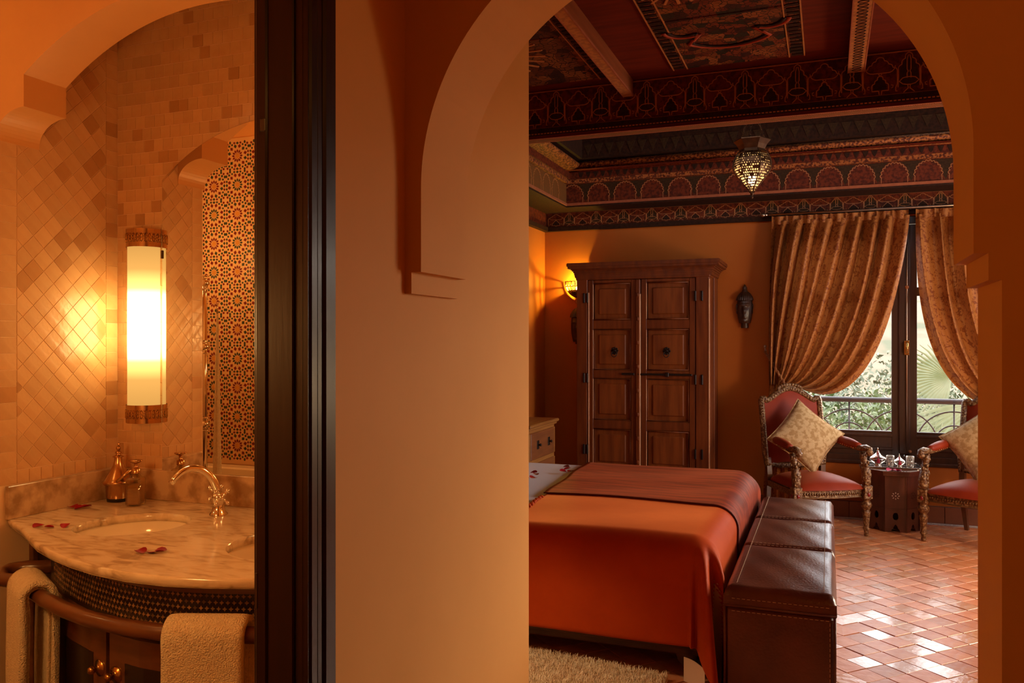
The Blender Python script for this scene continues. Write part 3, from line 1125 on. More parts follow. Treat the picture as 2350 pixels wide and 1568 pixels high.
# doors with knobs
for di, (s0, s1) in enumerate(((.255, .625), (.645, 1.015))):
    pts_o, pts_i = [], []
    K = 8
    for k in range(K + 1):
        (x, y), a, _ = along(CFa, lerp(s0, s1, k / K))
        nx, ny = math.sin(a), -math.cos(a)
        pts_o.append((x + nx * .016, y + ny * .016))
        pts_i.append((x + nx * .001, y + ny * .001))
    dr = MB().prism(pts_o + pts_i[::-1], .09, .655, 'z').build('door', m_vanity_wood, cab, lc)
    q = MB()
    po, pi_ = [], []
    for k in range(K + 1):
        (x, y), a, _ = along(CFa, lerp(s0 + .075, s1 - .075, k / K))
        nx, ny = math.sin(a), -math.cos(a)
        po.append((x + nx * .0175, y + ny * .0175))
        pi_.append((x + nx * .010, y + ny * .010))
    q.prism(po + pi_[::-1], .16, .575, 'z')
    q.build('inlaid_panel', m_vanity_dark, dr)
    (x, y), a, _ = along(CFa, s1 - .035 if di == 0 else s0 + .035)
    q = MB()
    q.lathe([(.026, 0), (.026, .004), (.012, .007), (.007, .016), (.012, .022), (.013, .03), (.008, .037), (0, .039)], 16, axis='y')
    q.build('knob', m_brass, dr, (x + math.sin(a) * .016, y - math.cos(a) * .016, .535), (0, 0, a + PI))
# towel rail
RAIL = [(-2.60, 2.22, .735), (-2.70, 2.17, .735), (-2.735, 2.13, .733), (-2.72, 2.085, .73), (-2.66, 2.04, .728)]
RAIL += [(p[0], p[1] - .012, .726) for p in C0 if -2.60 < p[0] < -1.45]
RAIL += [(-1.40, 1.96, .728), (-1.38, 2.02, .73)]
MB().tube(RAIL, .024, 12).build('towel_rail', m_vanity_wood, cab, lc)
MB().tube([(-2.62, 2.225, .735), (-2.56, 2.19, .735)], .02, 10).build('rail_bracket', m_vanity_wood, cab, lc)

# towels folded over the rail
def towel(name, label, sc_, half, front_, back_, seed):
    rr = random.Random(seed)
    pts = [(p[0], p[1]) for p in RAIL]
    (cx, cy), a, _ = along(pts, sc_)
    root = thing(name, label, 'towel', (cx, cy, 0.726), a, 'hand towels on the vanity rail')
    def shell(r0, r1, fr, bk, z_off=0):
        sec = []
        for i in range(15):
            sec.append((-r1, -fr + fr * i / 15))
        for i in range(13):
            t = PI - PI * i / 12
            sec.append((r1 * math.cos(t), r1 * math.sin(t)))
        for i in range(1, 13):
            sec.append((r1, -bk * i / 12))
        for i in range(13):
            sec.append((r0, -bk + bk * i / 12))
        for i in range(1, 12):
            t = PI * i / 12
            sec.append((r0 * math.cos(t), r0 * math.sin(t)))
        for i in range(15):
            sec.append((-r0, -fr * i / 14))
        return sec
    for nm, r0, r1, fr, bk, hw in (('outer_fold', .036, .058, front_, back_, half), ('inner_fold', .0255, .0355, front_ - .01, back_ - .02, half - .012)):
        sec = shell(r0, r1, fr, bk)
        nw = 12
        vs = []
        for j in range(nw + 1):
            x = -hw + 2 * hw * j / nw
            edge = 1 - .25 * max(0, abs(2 * j / nw - 1) - .8) / .2
            for k, (q, z) in enumerate(sec):
                w_ = .004 * math.sin(9 * x + 6 * z + seed)
                vs.append((x, q * (.97 + .03 * edge) + (w_ if z < -.03 else 0), z * (1 if z < 0 else edge * .2 + .8)))
        k = len(sec)
        fs = [(j * k + i, j * k + (i + 1) % k, (j + 1) * k + (i + 1) % k, (j + 1) * k + i) for j in range(nw) for i in range(k)]
        fs += [tuple(range(k)), tuple(nw * k + i for i in reversed(range(k)))]
        MB().add(vs, fs, 0, True).build(nm, m_towel, root)
    return root
towel('hand_towel', 'folded cream towel at the left bend of the vanity rail', .505, .105, .62, .58, 1)
towel('hand_towel', 'folded cream towel on the rail close to the door frame', 1.372, .112, .62, .58, 2)

# --- mirror
mp_ = [(-2.627, .992), (-1.473, .992), (-1.473, 2.231)]
RM = (.577 ** 2 + .215 ** 2) / (2 * .215)
am = math.asin(.577 / RM)
mp_ += arc(-2.05, 2.231 + .215 - RM, RM, PI / 2 - am, PI / 2 + am, 40)[1:]
mir = tag(MB().prism(mp_, 2.7405, 2.7495, 'y').build('wall_mirror', [m_mirror]), 'tall frameless mirror with arched top above the marble counter', 'mirror')
e = MB()
e.tube([(p[0], 2.744, p[1]) for p in mp_], .0022, 4, closed=True)
e.build('mirror_edge', m_mirror_edge, mir)
e = MB().box(-2.632, -2.622, 2.735, 2.742, 1.90, 1.935, bev=.002).build('mirror_clip', m_mirror_edge, mir)

# --- lamp beside the mirror
def lamp_glass():
    m = bpy.data.materials.new('lit_opal_glass')
    nt, N, L = nodes_of(m)
    N.remove(N['Principled BSDF'])
    tc = N.new('ShaderNodeTexCoord')
    sp = N.new('ShaderNodeSeparateXYZ')
    L.new(tc.outputs['Object'], sp.inputs[0])
    r = N.new('ShaderNodeValToRGB')
    el = r.color_ramp.elements
    stops = [(0.0, .17), (.16, .22), (.27, .60), (.36, 3.2), (.64, 3.2), (.74, .60), (.86, .22), (1.0, .17)]
    while len(el) < len(stops):
        el.new(.5)
    for i, (p, v_) in enumerate(stops):
        el[i].position = p
        g = v_ / 3.2
        el[i].color = (g, g, g, 1)
    mr = N.new('ShaderNodeMapRange')
    mr.inputs[1].default_value = 0.075
    mr.inputs[2].default_value = 0.74
    L.new(sp.outputs[2], mr.inputs[0])
    L.new(mr.outputs[0], r.inputs[0])
    col = N.new('ShaderNodeMix')
    col.data_type = 'RGBA'
    col.inputs[6].default_value = (1.0, .47, .10, 1)
    col.inputs[7].default_value = (1.0, .66, .26, 1)
    L.new(r.outputs[0], col.inputs[0])
    mu = N.new('ShaderNodeMath')
    mu.operation = 'MULTIPLY'
    mu.inputs[1].default_value = 15
    L.new(r.outputs[0], mu.inputs[0])
    e_ = N.new('ShaderNodeEmission')
    L.new(col.outputs[2], e_.inputs[0])
    L.new(mu.outputs[0], e_.inputs[1])
    L.new(e_.outputs[0], N['Material Output'].inputs[0])
    return m
m_lampglass = lamp_glass()
scn = thing('mirror_lamp', 'tall half-round opal glass wall lamp with pierced brass bands', 'lamp', (-2.711, 2.739, 1.207))
g = MB()
g.lathe([(.0745, .070), (.0745, .745)], 28, a0=PI, a1=2 * PI)
g.build('opal_glass', m_lampglass, scn)
for bz in (0.0, .740):
    g = MB()
    R0 = .0805
    g.lathe([(R0, bz), (R0, bz + .018)], 30, a0=PI, a1=2 * PI)
    g.lathe([(R0, bz + .058), (R0, bz + .076)], 30, a0=PI, a1=2 * PI)
    g.lathe([(R0 - .002, bz + .076), (R0 - .002, bz)], 30, a0=PI, a1=2 * PI)
    bd_ = g.build('brass_band', m_antique, scn)
    g = MB()
    for k in range(15):
        a = PI + PI * (k + .5) / 15
        c_, s_ = math.cos(a), math.sin(a)
        for zz_, rr in ((.026, .0042), (.038, .0062), (.050, .0042)):
            ring_ = []
            for i in range(8):
                t = 2 * PI * i / 8
                aa_ = a + rr * math.cos(t) / R0
                ring_.append((R0 * 1.012 * math.cos(aa_), R0 * 1.012 * math.sin(aa_), bz + zz_ + rr * math.sin(t)))
            g.tube(ring_, .0012, 4, closed=True)
        g.tube([(R0 * 1.012 * math.cos(a + d_ / R0), R0 * 1.012 * math.sin(a + d_ / R0), bz + z_) for d_, z_ in ((-.008, .02), (0, .038), (.008, .056))], .0011, 4)
        g.tube([(R0 * 1.012 * math.cos(a + d_ / R0), R0 * 1.012 * math.sin(a + d_ / R0), bz + z_) for d_, z_ in ((.008, .02), (0, .038), (-.008, .056))], .0011, 4)
    g.build('pierced_pattern', m_brass, bd_)
    g = MB()
    g.add([(0, 0, bz + .002)] + [(R0 * math.cos(PI + PI * i / 20), R0 * math.sin(PI + PI * i / 20), bz + .002) for i in range(21)], [(0, i, i + 1) for i in range(1, 21)])
    g.build('end_plate', m_antique, bd_)

scn2 = copy_tree(scn)
scn2.location.x = -1.39
scn2['label'] = 'matching opal glass lamp at the right end of the mirror'
# --- taps
def tap(label, x, y, ang):
    root = thing('basin_tap', label, 'tap', (x, y, .88), ang, 'taps between the two basins')
    b = MB()
    b.lathe([(.034, 0), (.034, .006), (.026, .014), (.021, .035), (.022, .055), (.026, .066), (.024, .078), (.016, .085), (0, .086)], 20)
    b.build('tap_body', m_chrome, root)
    path = [bez((0, 0, .07), (.015, 0, .18), (.105, 0, .235), (.172, 0, .135), t / 16) for t in range(17)]
    b = MB().tube(path, [.0155 - .004 * t / 16 for t in range(17)], 12)
    b.build('spout', m_chrome, root)
    for s_ in (-1, 1):
        h = MB()
        h.tube([(0, 0, .062), (0, s_ * .046, .074)], .0095, 8)
        hub = (0, s_ * .050, .075)
        h.ball(hub, .012)
        for k in range(4):
            a = PI / 4 + k * PI / 2
            tip = (hub[0] + .032 * math.cos(a), hub[1] + s_ * .004, hub[2] + .032 * math.sin(a))
            h.tube([hub, tip], .0055, 6)
            h.ball(tip, .0085, 8, 6)
        h.build('cross_handle', m_chrome, root)
    return root
tap('nickel swan-neck tap with cross handles, curving over the left basin', -2.20, 2.585, math.atan2(-.78, -.62))
tap('nickel tap mostly behind the door frame, only a handle showing', -1.935, 2.60, math.atan2(-.78, .62))

# --- flask and soap bottle
fl = thing('brass_flask', 'bulbous antique brass flask with tapering neck in the counter corner', 'flask', (-2.79, 2.665, .88))
MB().lathe([(0, 0), (.044, 0), (.046, .014), (.046, .015)], 28).build('dark_foot', m_black, fl)
MB().lathe([(.046, .014), (.047, .02), (.050, .066), (.058, .072), (.063, .079), (.063, .083), (.056, .090), (.045, .108), (.031, .130), (.021, .150), (.0165, .168), (.0145, .185)], 30).build('flask_body', m_antique, fl)
b = MB()
b.lathe([(0, .184), (.022, .184), (.023, .187), (.012, .192), (.009, .197), (.014, .202), (.010, .208), (.004, .212)], 18)
b.ball((0, 0, .221), (.010, .010, .010), 10, 8)
b.ball((0.002, 0, .237), (.005, .005, .008), 10, 8)
b.build('stopper', m_antique, fl)
sb = thing('soap_dispenser', 'square glass soap bottle with brass pump and long tilted spout', 'bottle', (-2.645, 2.615, .88), .35)
MB().box(-.031, .031, -.031, .031, 0.0, .115, bev=.007).lathe([(.024, .115), (.020, .122), (.013, .128), (.013, .134)], 16).build('glass_bottle', m_soapglass, sb)
MB().box(-.026, .026, -.026, .026, 0.005, .085, bev=.006).build('liquid_soap', m_soap, sb)
b = MB()
b.lathe([(.0165, .130), (.0165, .150), (.012, .153), (.007, .156), (.007, .170), (.016, .174), (.0265, .181), (.0265, .184), (.012, .187), (0, .188)], 18)
b.build('pump', m_antique, sb)
MB().tube([(-.012, -.012, .148), (-.065, -.03, .100)], .0062, 8).build('pump_spout', m_antique, sb)

# --- rose petals
def petal_mesh(seed):
    rr = random.Random(seed)
    def fn(u, v):
        a = 2 * PI * u
        r = .0195 * v * (1 + .18 * math.cos(a))
        return (r * math.cos(a), .82 * r * math.sin(a), .006 * v * v * (.6 + .5 * math.cos(2 * a + seed)) + .001)
    return MB().grid(fn, 12, 3, wrap=True).mesh('rose_petal', m_petal)
petals = [petal_mesh(s) for s in range(4)]
prng = random.Random(21)
def petal(x, y, z, label, group, s=1.0):
    o = put('rose_petal', petals[prng.randrange(4)], None, (x, y, z), (prng.uniform(-.25, .25), prng.uniform(-.25, .25), prng.uniform(0, 6.28)), (s, s, s * 1.2))
    tag(o, label, 'petal', group)
    return o
for x, y, l_ in ((-2.84, 2.48, 'left petal of the red cluster beside the alcove wall'), (-2.80, 2.478, 'front petal of the red cluster beside the alcove wall'), (-2.795, 2.505, 'right petal of the red cluster beside the alcove wall')):
    petal(x, y, .882, l_, 'petals on the marble by the wall', 1.15)
for x, y, l_ in ((-2.665, 2.18, 'leftmost single red petal near the counter edge'), (-2.612, 2.185, 'middle red petal of the three in a row'), (-2.572, 2.215, 'red petal of the row nearest the left basin')):
    petal(x, y, .882, l_, 'three petals in a row on the marble', 1.0)
for x, y, l_ in ((-2.04, 2.035, 'leftmost red petal of the cluster before the two basins'), (-2.003, 2.035, 'frontmost red petal of the cluster before the two basins'), (-1.98, 2.058, 'rightmost red petal of the cluster before the two basins')):
    petal(x, y, .882, l_, 'petals on the marble before the basins', 1.15)

# --- what the mirror shows: mosaic wall, bath, towel rail
m_mos = {'c': M('mosaic_ochre', (.60, .26, .05), .25), 'r': M('mosaic_oxblood', (.16, .012, .012), .25), 'g': M('mosaic_green', (.035, .05, .03), .25),
         'p': M('mosaic_cream', (.70, .42, .19), .3)}
wt = bpy.data.objects['wall_tub']
MB().box(-5.05, -2.9, .80, .806, .70, 2.96).build('mosaic_bed', m_mos['p'], wt)
def kite(r0, r1, rm, w, a, y=.0):
    p = [(0, r0), (w, rm), (0, r1), (-w, rm)]
    return [(x * math.cos(a) - z * math.sin(a), x * math.sin(a) + z * math.cos(a)) for x, z in p]
def rosette(flip):
    m = MB()
    S = .099
    mats = [m_mos['c'], m_mos['r'], m_mos['g']]
    m.prism([(.017 * math.cos(2 * PI * i / 12), .017 * math.sin(2 * PI * i / 12)) for i in range(12)], 0, .002, 'y', mat=0)
    for k in range(12):
        a = 2 * PI * k / 12
        m.prism(kite(.019, .046, .034, .0074, a), 0, .002, 'y', mat=1 if flip else 2)
        a2 = a + PI / 12
        m.prism(kite(.055, .083, .069, .0125, a2), 0, .002, 'y', mat=1 if (k % 2) else (2 if flip else 1))
    for k in range(12):
        a = 2 * PI * k / 12
        cx, cz = .0895 * math.cos(a), .0895 * math.sin(a)
        if k % 3:
            m.prism([(cx + .0075 * math.cos(2 * PI * i / 6), cz + .0075 * math.sin(2 * PI * i / 6)) for i in range(6)], 0, .002, 'y', mat=2)
    for k in range(8):
        a = PI / 4 * k
        if k % 2 == 0:
            m.prism(kite(.080, .0985, .0895, .012, a), 0, .002, 'y', mat=2)
            for s_ in (-1, 1):
                m.prism([(x + s_ * .026 * abs(math.cos(a)), z + s_ * .026 * abs(math.sin(a))) for x, z in kite(.082, .0985, .09, .0095, a)], 0, .002, 'y', mat=1 if flip else 2)
        else:
            for q in (.098, .118):
                cx, cz = q * math.cos(a), q * math.sin(a)
                m.prism([(cx + .0085 * math.cos(2 * PI * i / 6), cz + .0085 * math.sin(2 * PI * i / 6)) for i in range(6)], 0, .002, 'y', mat=2 if q < .1 else 1)
            for s_ in (-1, 1):
                cx, cz = .112 * math.cos(a + s_ * .20), .112 * math.sin(a + s_ * .20)
                m.prism([(cx + .008 * math.cos(2 * PI * i / 6), cz + .011 * math.sin(2 * PI * i / 6)) for i in range(6)], 0, .002, 'y', mat=2)
    return m.mesh('mosaic_rosette', mats)
ros = [rosette(0), rosette(1)]
for i in range(9):
    for j in range(11):
        put('mosaic_rosette', ros[(i + j) % 2], wt, (-4.82 + i * .2005, .806, .83 + j * .2005))
tub = thing('bathtub', 'cream bathtub in a tiled surround, seen in the mirror', 'bathtub', (-3.95, 1.2, 0))
lt = -Vector((-3.95, 1.2, 0))
m_cream = M('cream_enamel', (.80, .66, .45), .2, coat=.3)
t = MB()
t.box(-4.98, -2.95, .82, .94, 0, .70, bev=.01)
t.box(-4.98, -2.95, 1.50, 1.60, 0, .72, bev=.01)
t.box(-4.98, -4.86, .94, 1.50, 0, .70)
t.box(-3.07, -2.95, .94, 1.50, 0, .70)
t.build('tub_surround', m_cream, tub, lt)
MB().box(-4.86, -3.07, .94, 1.50, .25, .30).build('tub_bottom', m_cream, tub, lt)
tr = thing('chrome_column', 'chrome shower column with ball joints, reflected in the mirror', 'shower', (-3.45, 1.545, .72))
t = MB().tube([(0, 0, 0), (0, 0, 1.2)], .014, 10)
for z in (.02, .34, .80, 1.18):
    t.ball((0, 0, z), .026, 10, 8)
    t.tube([(0, 0, z - .04), (0, 0, z - .034)], .024, 10)
    t.tube([(0, 0, z + .034), (0, 0, z + .04)], .024, 10)
t.build('column_pipe', m_chrome, tr)
t = MB().tube([(-.075, .02, 0), (-.075, .02, 1.2)], .027, 10)
t.build('riser_pipe', m_antique, tr)
t = MB()
for z in (.35, .80):
    t.tube([(-.075, .02, z), (0, 0, z)], .010, 8)
t.build('pipe_bridge', m_chrome, tr)
ct = MB()
def cur(u, v):
    w_ = .006 + .022 * v
    a = 2 * PI * u
    return (-.03 + w_ * math.cos(a) * (1 + .2 * math.cos(5 * a)), .0 + w_ * .7 * math.sin(a), 1.0 - 1.0 * v)
ct.grid(cur, 20, 10, wrap=True)
c_ = tag(ct.build('bath_drape', m_towel, None, (-3.452, 1.40, .72)), 'narrow cream drape hanging beside the chrome column', 'drape')
MB().tube([(-.03, 0, 1.0), (-.03, 0, 1.06), (-.03, -.02, 1.075)], .005, 6).build('drape_hook', m_chrome, c_)
# ================================================================== bed, bench, wardrobe and wall pieces
m_sheet = M('white_sheet', (0.64, 0.64, 0.84), 0.7, sheen=.2, bump=.08, bscale=12)
m_orange = M('orange_velvet', (0.46, 0.056, 0.006), 0.55, spec=.12, col2=(0.38, 0.040, 0.004), nscale=3.5, detail=5, sheen=.7, sheen_tint=(1, .27, .07), bump=.1, bscale=9)
m_rust = M('rust_velvet', (0.11, 0.008, 0.002), 0.6, spec=.12, col2=(0.27, 0.034, 0.008), nscale=3, stretch=(1.0, 7, 3), detail=6, sheen=.25, sheen_tint=(1, .25, .10), lo=.42, hi=.62)
m_lining = M('cream_lining', (0.66, 0.48, 0.32), 0.8)
m_piping = M('dark_piping', (0.10, 0.02, 0.01), 0.6)
m_bedwood = M('bed_wood', (0.10, 0.035, 0.014), 0.4, col2=(0.06, 0.02, 0.008), nscale=5, stretch=(1, 8, 8))
m_leather = M('brown_leather', (0.070, 0.019, 0.013), 0.30, col2=(0.145, 0.042, 0.024), nscale=4, detail=6, bump=.2, bscale=90, spec=.6, coat=.15, coat_rough=.25)
m_stitch = M('stitch_thread', (0.55, 0.40, 0.28), 0.7)
m_rug = M('shaggy_wool', (0.96, 0.80, 0.54), 0.9, col2=(0.84, 0.62, 0.36), nscale=20, sheen=.4)
m_oldwood = M('wardrobe_wood', (0.19, 0.042, 0.007), 0.5, spec=.25, col2=(0.11, 0.022, 0.004), nscale=3.2, stretch=(7, 7, .7), detail=7, bump=.12, bscale=14, bstretch=(6, 6, .5))
m_oldwood_panel = M('wardrobe_panel_wood', (0.24, 0.06, 0.010), 0.5, spec=.25, col2=(0.15, 0.033, 0.006), nscale=3.2, stretch=(7, 7, .7), detail=7, bump=.1, bscale=14, bstretch=(6, 6, .5))
m_worn = M('worn_wood_edge', (0.58, 0.28, 0.13), 0.5, col2=(0.42, 0.17, 0.07), nscale=8, stretch=(1, 1, .5))
m_iron = M('old_iron', (0.025, 0.014, 0.010), 0.45, .6)
m_pine = M('honey_pine', (0.38, 0.15, 0.034), 0.45, spec=.3, col2=(0.29, 0.105, 0.022), nscale=4, stretch=(7, .8, 7))
m_pine_dark = M('drawer_front_wood', (0.27, 0.085, 0.022), 0.4, col2=(0.19, 0.055, 0.015), nscale=4, stretch=(7, .8, 7))
m_mask = M('carved_black_wood', (0.045, 0.018, 0.009), 0.35, col2=(0.075, 0.03, 0.014), nscale=12)

# --- bed
bed = thing('bed', 'wide bed with white sheets and dark wooden base', 'bed', (-1.54, 4.85, 0))
lb_ = -Vector((-1.54, 4.85, 0))
BZ = .655
b = MB()
b.box(-2.60, -.52, 3.86, 3.92, .10, .20, bev=.008)
b.box(-2.60, -.52, 5.80, 5.86, .10, .20, bev=.008)
b.box(-.58, -.52, 3.92, 5.80, .10, .20, bev=.008)
b.box(-2.60, -.52, 3.92, 5.80, .18, .22)
b.build('bed_base', m_bedwood, bed, lb_)
b = MB()
b.box(-2.60, -.50, 3.835, 3.862, .135, .160, bev=.006)
b.build('base_moulding', m_bedwood, bed, lb_)
for (x, y) in ((-.60, 3.90), (-.60, 5.82), (-2.54, 3.90), (-2.54, 5.82)):
    MB().lathe([(.0, 0), (.025, 0), (.03, .02), (.022, .04), (.04, .075), (.045, .10), (.045, .12)], 14).build('leg', m_bedwood, bed, tuple(Vector((x, y, 0)) + lb_))
for s_ in (0,):
    MB().prism([(-.74, .138), (-.62, .138), (-.60, .05), (-.625, .045), (-.65, .07), (-.66, .10), (-.70, .115)], 3.865, 3.885, 'y').build('carved_bracket', m_bedwood, bed, lb_)
b = MB()
def matt(u, v):
    # rounded block mattress, closed sleeve
    a = 2 * PI * u
    return (0, 0, 0)
b.box(-2.62, -.475, 3.775, 5.925, .22, BZ - .012, bev=.085)
b.build('mattress', m_sheet, bed, lb_)
b = MB()
b.box(-2.645, -2.60, 3.75, 5.95, .1, 1.15, bev=.015)
b.build('headboard', m_bedwood, bed, lb_)

# --- cloth over the bed
RC = .115
XE, YN, YF = -.462 - RC, 3.758 + RC, 5.94 - RC
def drape(x, y, lift=0.0, fold=1.0):
    ox = max(0.0, x - XE)
    if y < YN:
        oy, sy = YN - y, -1
    elif y > YF:
        oy, sy = y - YF, 1
    else:
        oy, sy = 0.0, 1
    o = math.hypot(ox, oy)
    r = RC + lift
    bx, by = min(x, XE), min(max(y, YN), YF)
    wave = .004 * math.sin(5 * x + 3 * y) + .003 * math.sin(9 * y - 4 * x)
    if o < 1e-9:
        return (x, y, BZ + lift + wave)
    dx, dy = ox / o, sy * oy / o
    if o < r * PI / 2:
        h, d = r * math.sin(o / r), r * (1 - math.cos(o / r))
    else:
        h, d = r, r + (o - r * PI / 2)
    th = math.atan2(oy, max(ox, 1e-9))
    cs = math.sin(2 * th)
    if cs > 1e-3 and d > .03:
        # loose corner: the surplus cloth falls in two soft folds in front of the bench
        k = max(0, d - .03)
        rip = math.sin(10.5 * th + 2.59)
        f = cs ** .7 * k * (.26 + .24 * rip)
        hx = dx * (h + .75 * f)
        hy = dy * (h + 1.5 * f) + .12 * cs * k
        X_, Y_ = bx + hx, by + hy
        if Y_ > 3.645 and sy < 0:
            X_ = min(X_, -.432)
        elif sy < 0:
            X_ = min(X_, -.432 + 2.2 * (3.645 - Y_))
        else:
            X_ = min(X_, -.432)
        return (X_, Y_, BZ + lift - d)
    elif d > r:
        h += .007 * math.sin(7 * x + 1.0) * (d - r) * 2
    return (bx + dx * h, by + dy * h, BZ + lift + wave * max(0, 1 - d / r) - d)

def cloth(name, label, cat, x0f, x1, ylo, yhi, lift, mt, nx=70, ny=70, hem=True, rim=None, thick=.005):
    def fn(u, v):
        y = lerp(ylo, yhi, v)
        x = lerp(x0f(y), x1, u)
        return drape(x, y, lift)
    def fn2(u, v):
        y = lerp(ylo, yhi, v)
        x = lerp(x0f(y), x1, u)
        return drape(x, y, lift - thick)
    m = MB()
    m.grid(fn, nx, ny, 0)
    m.grid(fn2, nx, ny, 1)
    n1 = (nx + 1) * (ny + 1)
    ring_ = [i for i in range(nx + 1)] + [(j + 1) * (nx + 1) - 1 for j in range(1, ny + 1)] + [ny * (nx + 1) + i for i in range(nx - 1, -1, -1)] + [j * (nx + 1) for j in range(ny - 1, 0, -1)]
    for k in range(len(ring_)):
        a, c = ring_[k - 1], ring_[k]
        m.f.append((a, c, c + n1, a + n1))
        m.mi.append(0)
        m.sm.append(False)
    return tag(m.build(name, [mt, m_lining]), label, cat), fn
SK = lambda y: -1.50 - (y - 4.1) * .075
thr, tf = cloth('velvet_throw', 'orange velvet throw over the near half of the bed, hanging to the floor', 'blanket', SK, XE + .655, YN - .545, 4.72, .006, m_orange, 120, 100)
# ruffled hem at the sheet edge
m = MB()
for k in range(1, 40):
    y = lerp(3.80, 4.5, k / 40)
    p = drape(SK(y), y, .010)
    m.ball((p[0] - .004 * math.sin(k * 2.1), p[1], p[2]), (.012 + .004 * math.sin(k * 1.7), .010, .008), 6, 4)
m.build('ruffled_hem', m_orange, thr)
run, rf = cloth('bed_runner', 'dark rust velvet runner across the far half of the bed', 'blanket', lambda y: SK(y) - .01 + .012 * math.sin(y * 9), XE + .56, 4.585, YF + .55, .014, m_rust, 60, 60)
m = MB().tube([rf(i / 60, 0) for i in range(61)], .0045, 6)
m.build('runner_piping', m_piping, run)
# cream valance corner showing under the throw
def val(u, v):
    x = lerp(-.61, -.50, u)
    return (x, 3.78 - .12 * u + .02 * math.sin(PI * u), lerp(.12, .012, v))
m = MB().grid(val, 12, 4)
m.grid(lambda u, v: (val(u, v)[0], val(u, v)[1] + .006, val(u, v)[2]), 12, 4)
tag(m.build('bed_valance', m_lining), 'cream valance corner peeping out under the orange throw', 'valance')
# cushion on the bed
cu = MB()
def pil(u, v, s_, w=.46, h=.42, t=.10):
    a, c = 2 * u - 1, 2 * v - 1
    q = (1 - a * a) ** .45 * (1 - c * c) ** .45
    sx = 1 - .05 * (1 - c * c)
    sz = 1 - .05 * (1 - a * a)
    return (a * w / 2 * sz, s_ * t * q, c * h / 2 * sx)
for s_ in (-1, 1):
    cu.grid(lambda u, v, s_=s_: pil(u, v, s_), 14, 14)
o = cu.build('cushion', m_orange, None, (-2.12, 5.45, .83), (0.0, -1.1, PI / 2))
tag(o, 'orange velvet cushion on the white sheet, mostly behind the plaster edge', 'cushion')
# petals on the sheet
for i, (x, y, l_) in enumerate(((-1.86, 5.30, 'back petal of the near red group on the white sheet'), (-1.83, 5.24, 'second petal of the near red group on the white sheet'), (-1.84, 5.08, 'left front petal of the near red group on the sheet'), (-1.79, 5.09, 'right front petal of the near red group on the sheet'),
                             (-1.73, 5.62, 'back petal of the far red group beside the runner'), (-1.70, 5.53, 'middle petal of the far red group beside the runner'), (-1.69, 5.42, 'left front petal of the far red group by the runner'), (-1.645, 5.43, 'right front petal of the far red group by the runner'))):
    petal(x, y, BZ + .004, l_, 'petals on the white sheet', 1.35)

# --- shaggy rug
rugx = thing('shaggy_rug', 'cream long-pile shaggy rug at the near side of the bed', 'rug', (-1.46, 3.50, 0), -.13)
MB().box(-.80, .74, -.36, .37, .001, .012, bev=.004).build('rug_backing', m_rug, rugx)
rr = random.Random(5)
m = MB()
for k in range(34000):
    x, y = rr.uniform(-.15, .74), rr.uniform(-.2, .37)
    if k > 29000:
        x, y = rr.uniform(-.80, .74), rr.uniform(-.36, .37)
    a = rr.uniform(0, 2 * PI)
    l = rr.uniform(.022, .05)
    dx, dy = math.cos(a), math.sin(a)
    w_ = .0013
    px, py = -dy * w_, dx * w_
    ln = rr.uniform(.1, .75)
    v0 = (x + px, y + py, .01)
    v1 = (x - px, y - py, .01)
    v2 = (x + dx * l * .4 * ln + px * .8, y + dy * l * .4 * ln + py * .8, .01 + l * .7)
    v3 = (x + dx * l * .4 * ln - px * .8, y + dy * l * .4 * ln - py * .8, .01 + l * .7)
    v4 = (x + dx * l * ln, y + dy * l * ln, .01 + l * (.95 - .3 * ln))
    m.add([v0, v1, v2, v3, v4], [(0, 1, 3, 2), (2, 3, 4)], 0, True)
stuff(m.build('wool_pile', m_rug, rugx))

# --- leather bench at the foot of the bed
bn = thing('leather_bench', 'long dark brown leather bench with white stitching at the bed foot', 'bench', (-.195, 4.78, 0))
bx0, bx1, by0, by1 = -.225, .225, -1.12, 1.12
m = MB()
m.box(bx0, bx1, by0, by1, .02, .415, bev=.018)
m.build('bench_body', m_leather, bn)
def pad(x0, x1, y0, y1, z0, z1, bulge, nx=14, ny=16):
    mm = MB()
    def fn(u, v):
        # closed pillow: map v around
        x, y = lerp(x0, x1, u), lerp(y0, y1, v)
        eu, ev = min(u, 1 - u) * (x1 - x0), min(v, 1 - v) * (y1 - y0)
        r = .03
        fe = lambda e: math.sqrt(max(0, 1 - (1 - min(e / r, 1)) ** 2))
        d = fe(eu) * fe(ev)
        return (x, y, z0 + (z1 - z0) * (.55 + .45 * d) + bulge * math.sin(PI * u) ** .6 * math.sin(PI * v) ** .6 + .0015 * math.sin(31 * x + 17 * y))
    mm.grid(fn, nx * 2, ny * 2)
    base = len(mm.v)
    W_, H_ = nx * 2 + 1, ny * 2 + 1
    edge = [i for i in range(W_)] + [j * W_ + W_ - 1 for j in range(1, H_)] + [(H_ - 1) * W_ + i for i in range(W_ - 2, -1, -1)] + [j * W_ for j in range(H_ - 2, 0, -1)]
    for i in edge:
        mm.v.append((mm.v[i][0], mm.v[i][1], z0))
    k = len(edge)
    for i in range(k):
        mm.f.append((edge[i], edge[(i + 1) % k], base + (i + 1) % k, base + i))
        mm.mi.append(0)
        mm.sm.append(False)
    mm.f.append(tuple(base + i for i in range(k)))
    mm.mi.append(0)
    mm.sm.append(False)
    return mm
cuts = [-1.12, -.305, .405, 1.12]
for a, c in zip(cuts, cuts[1:]):
    pad(bx0 - .002, bx1 + .004, a + .002, c - .002, .415, .492, .012).build('seat_panel', m_leather, bn)
m = MB()
for (x, y) in ((bx0, by0), (bx1, by0), (bx0, by1), (bx1, by1)):
    m.tube([(x * .985, y * .997, .025), (x * .985, y * .997, .412)], .007, 6)
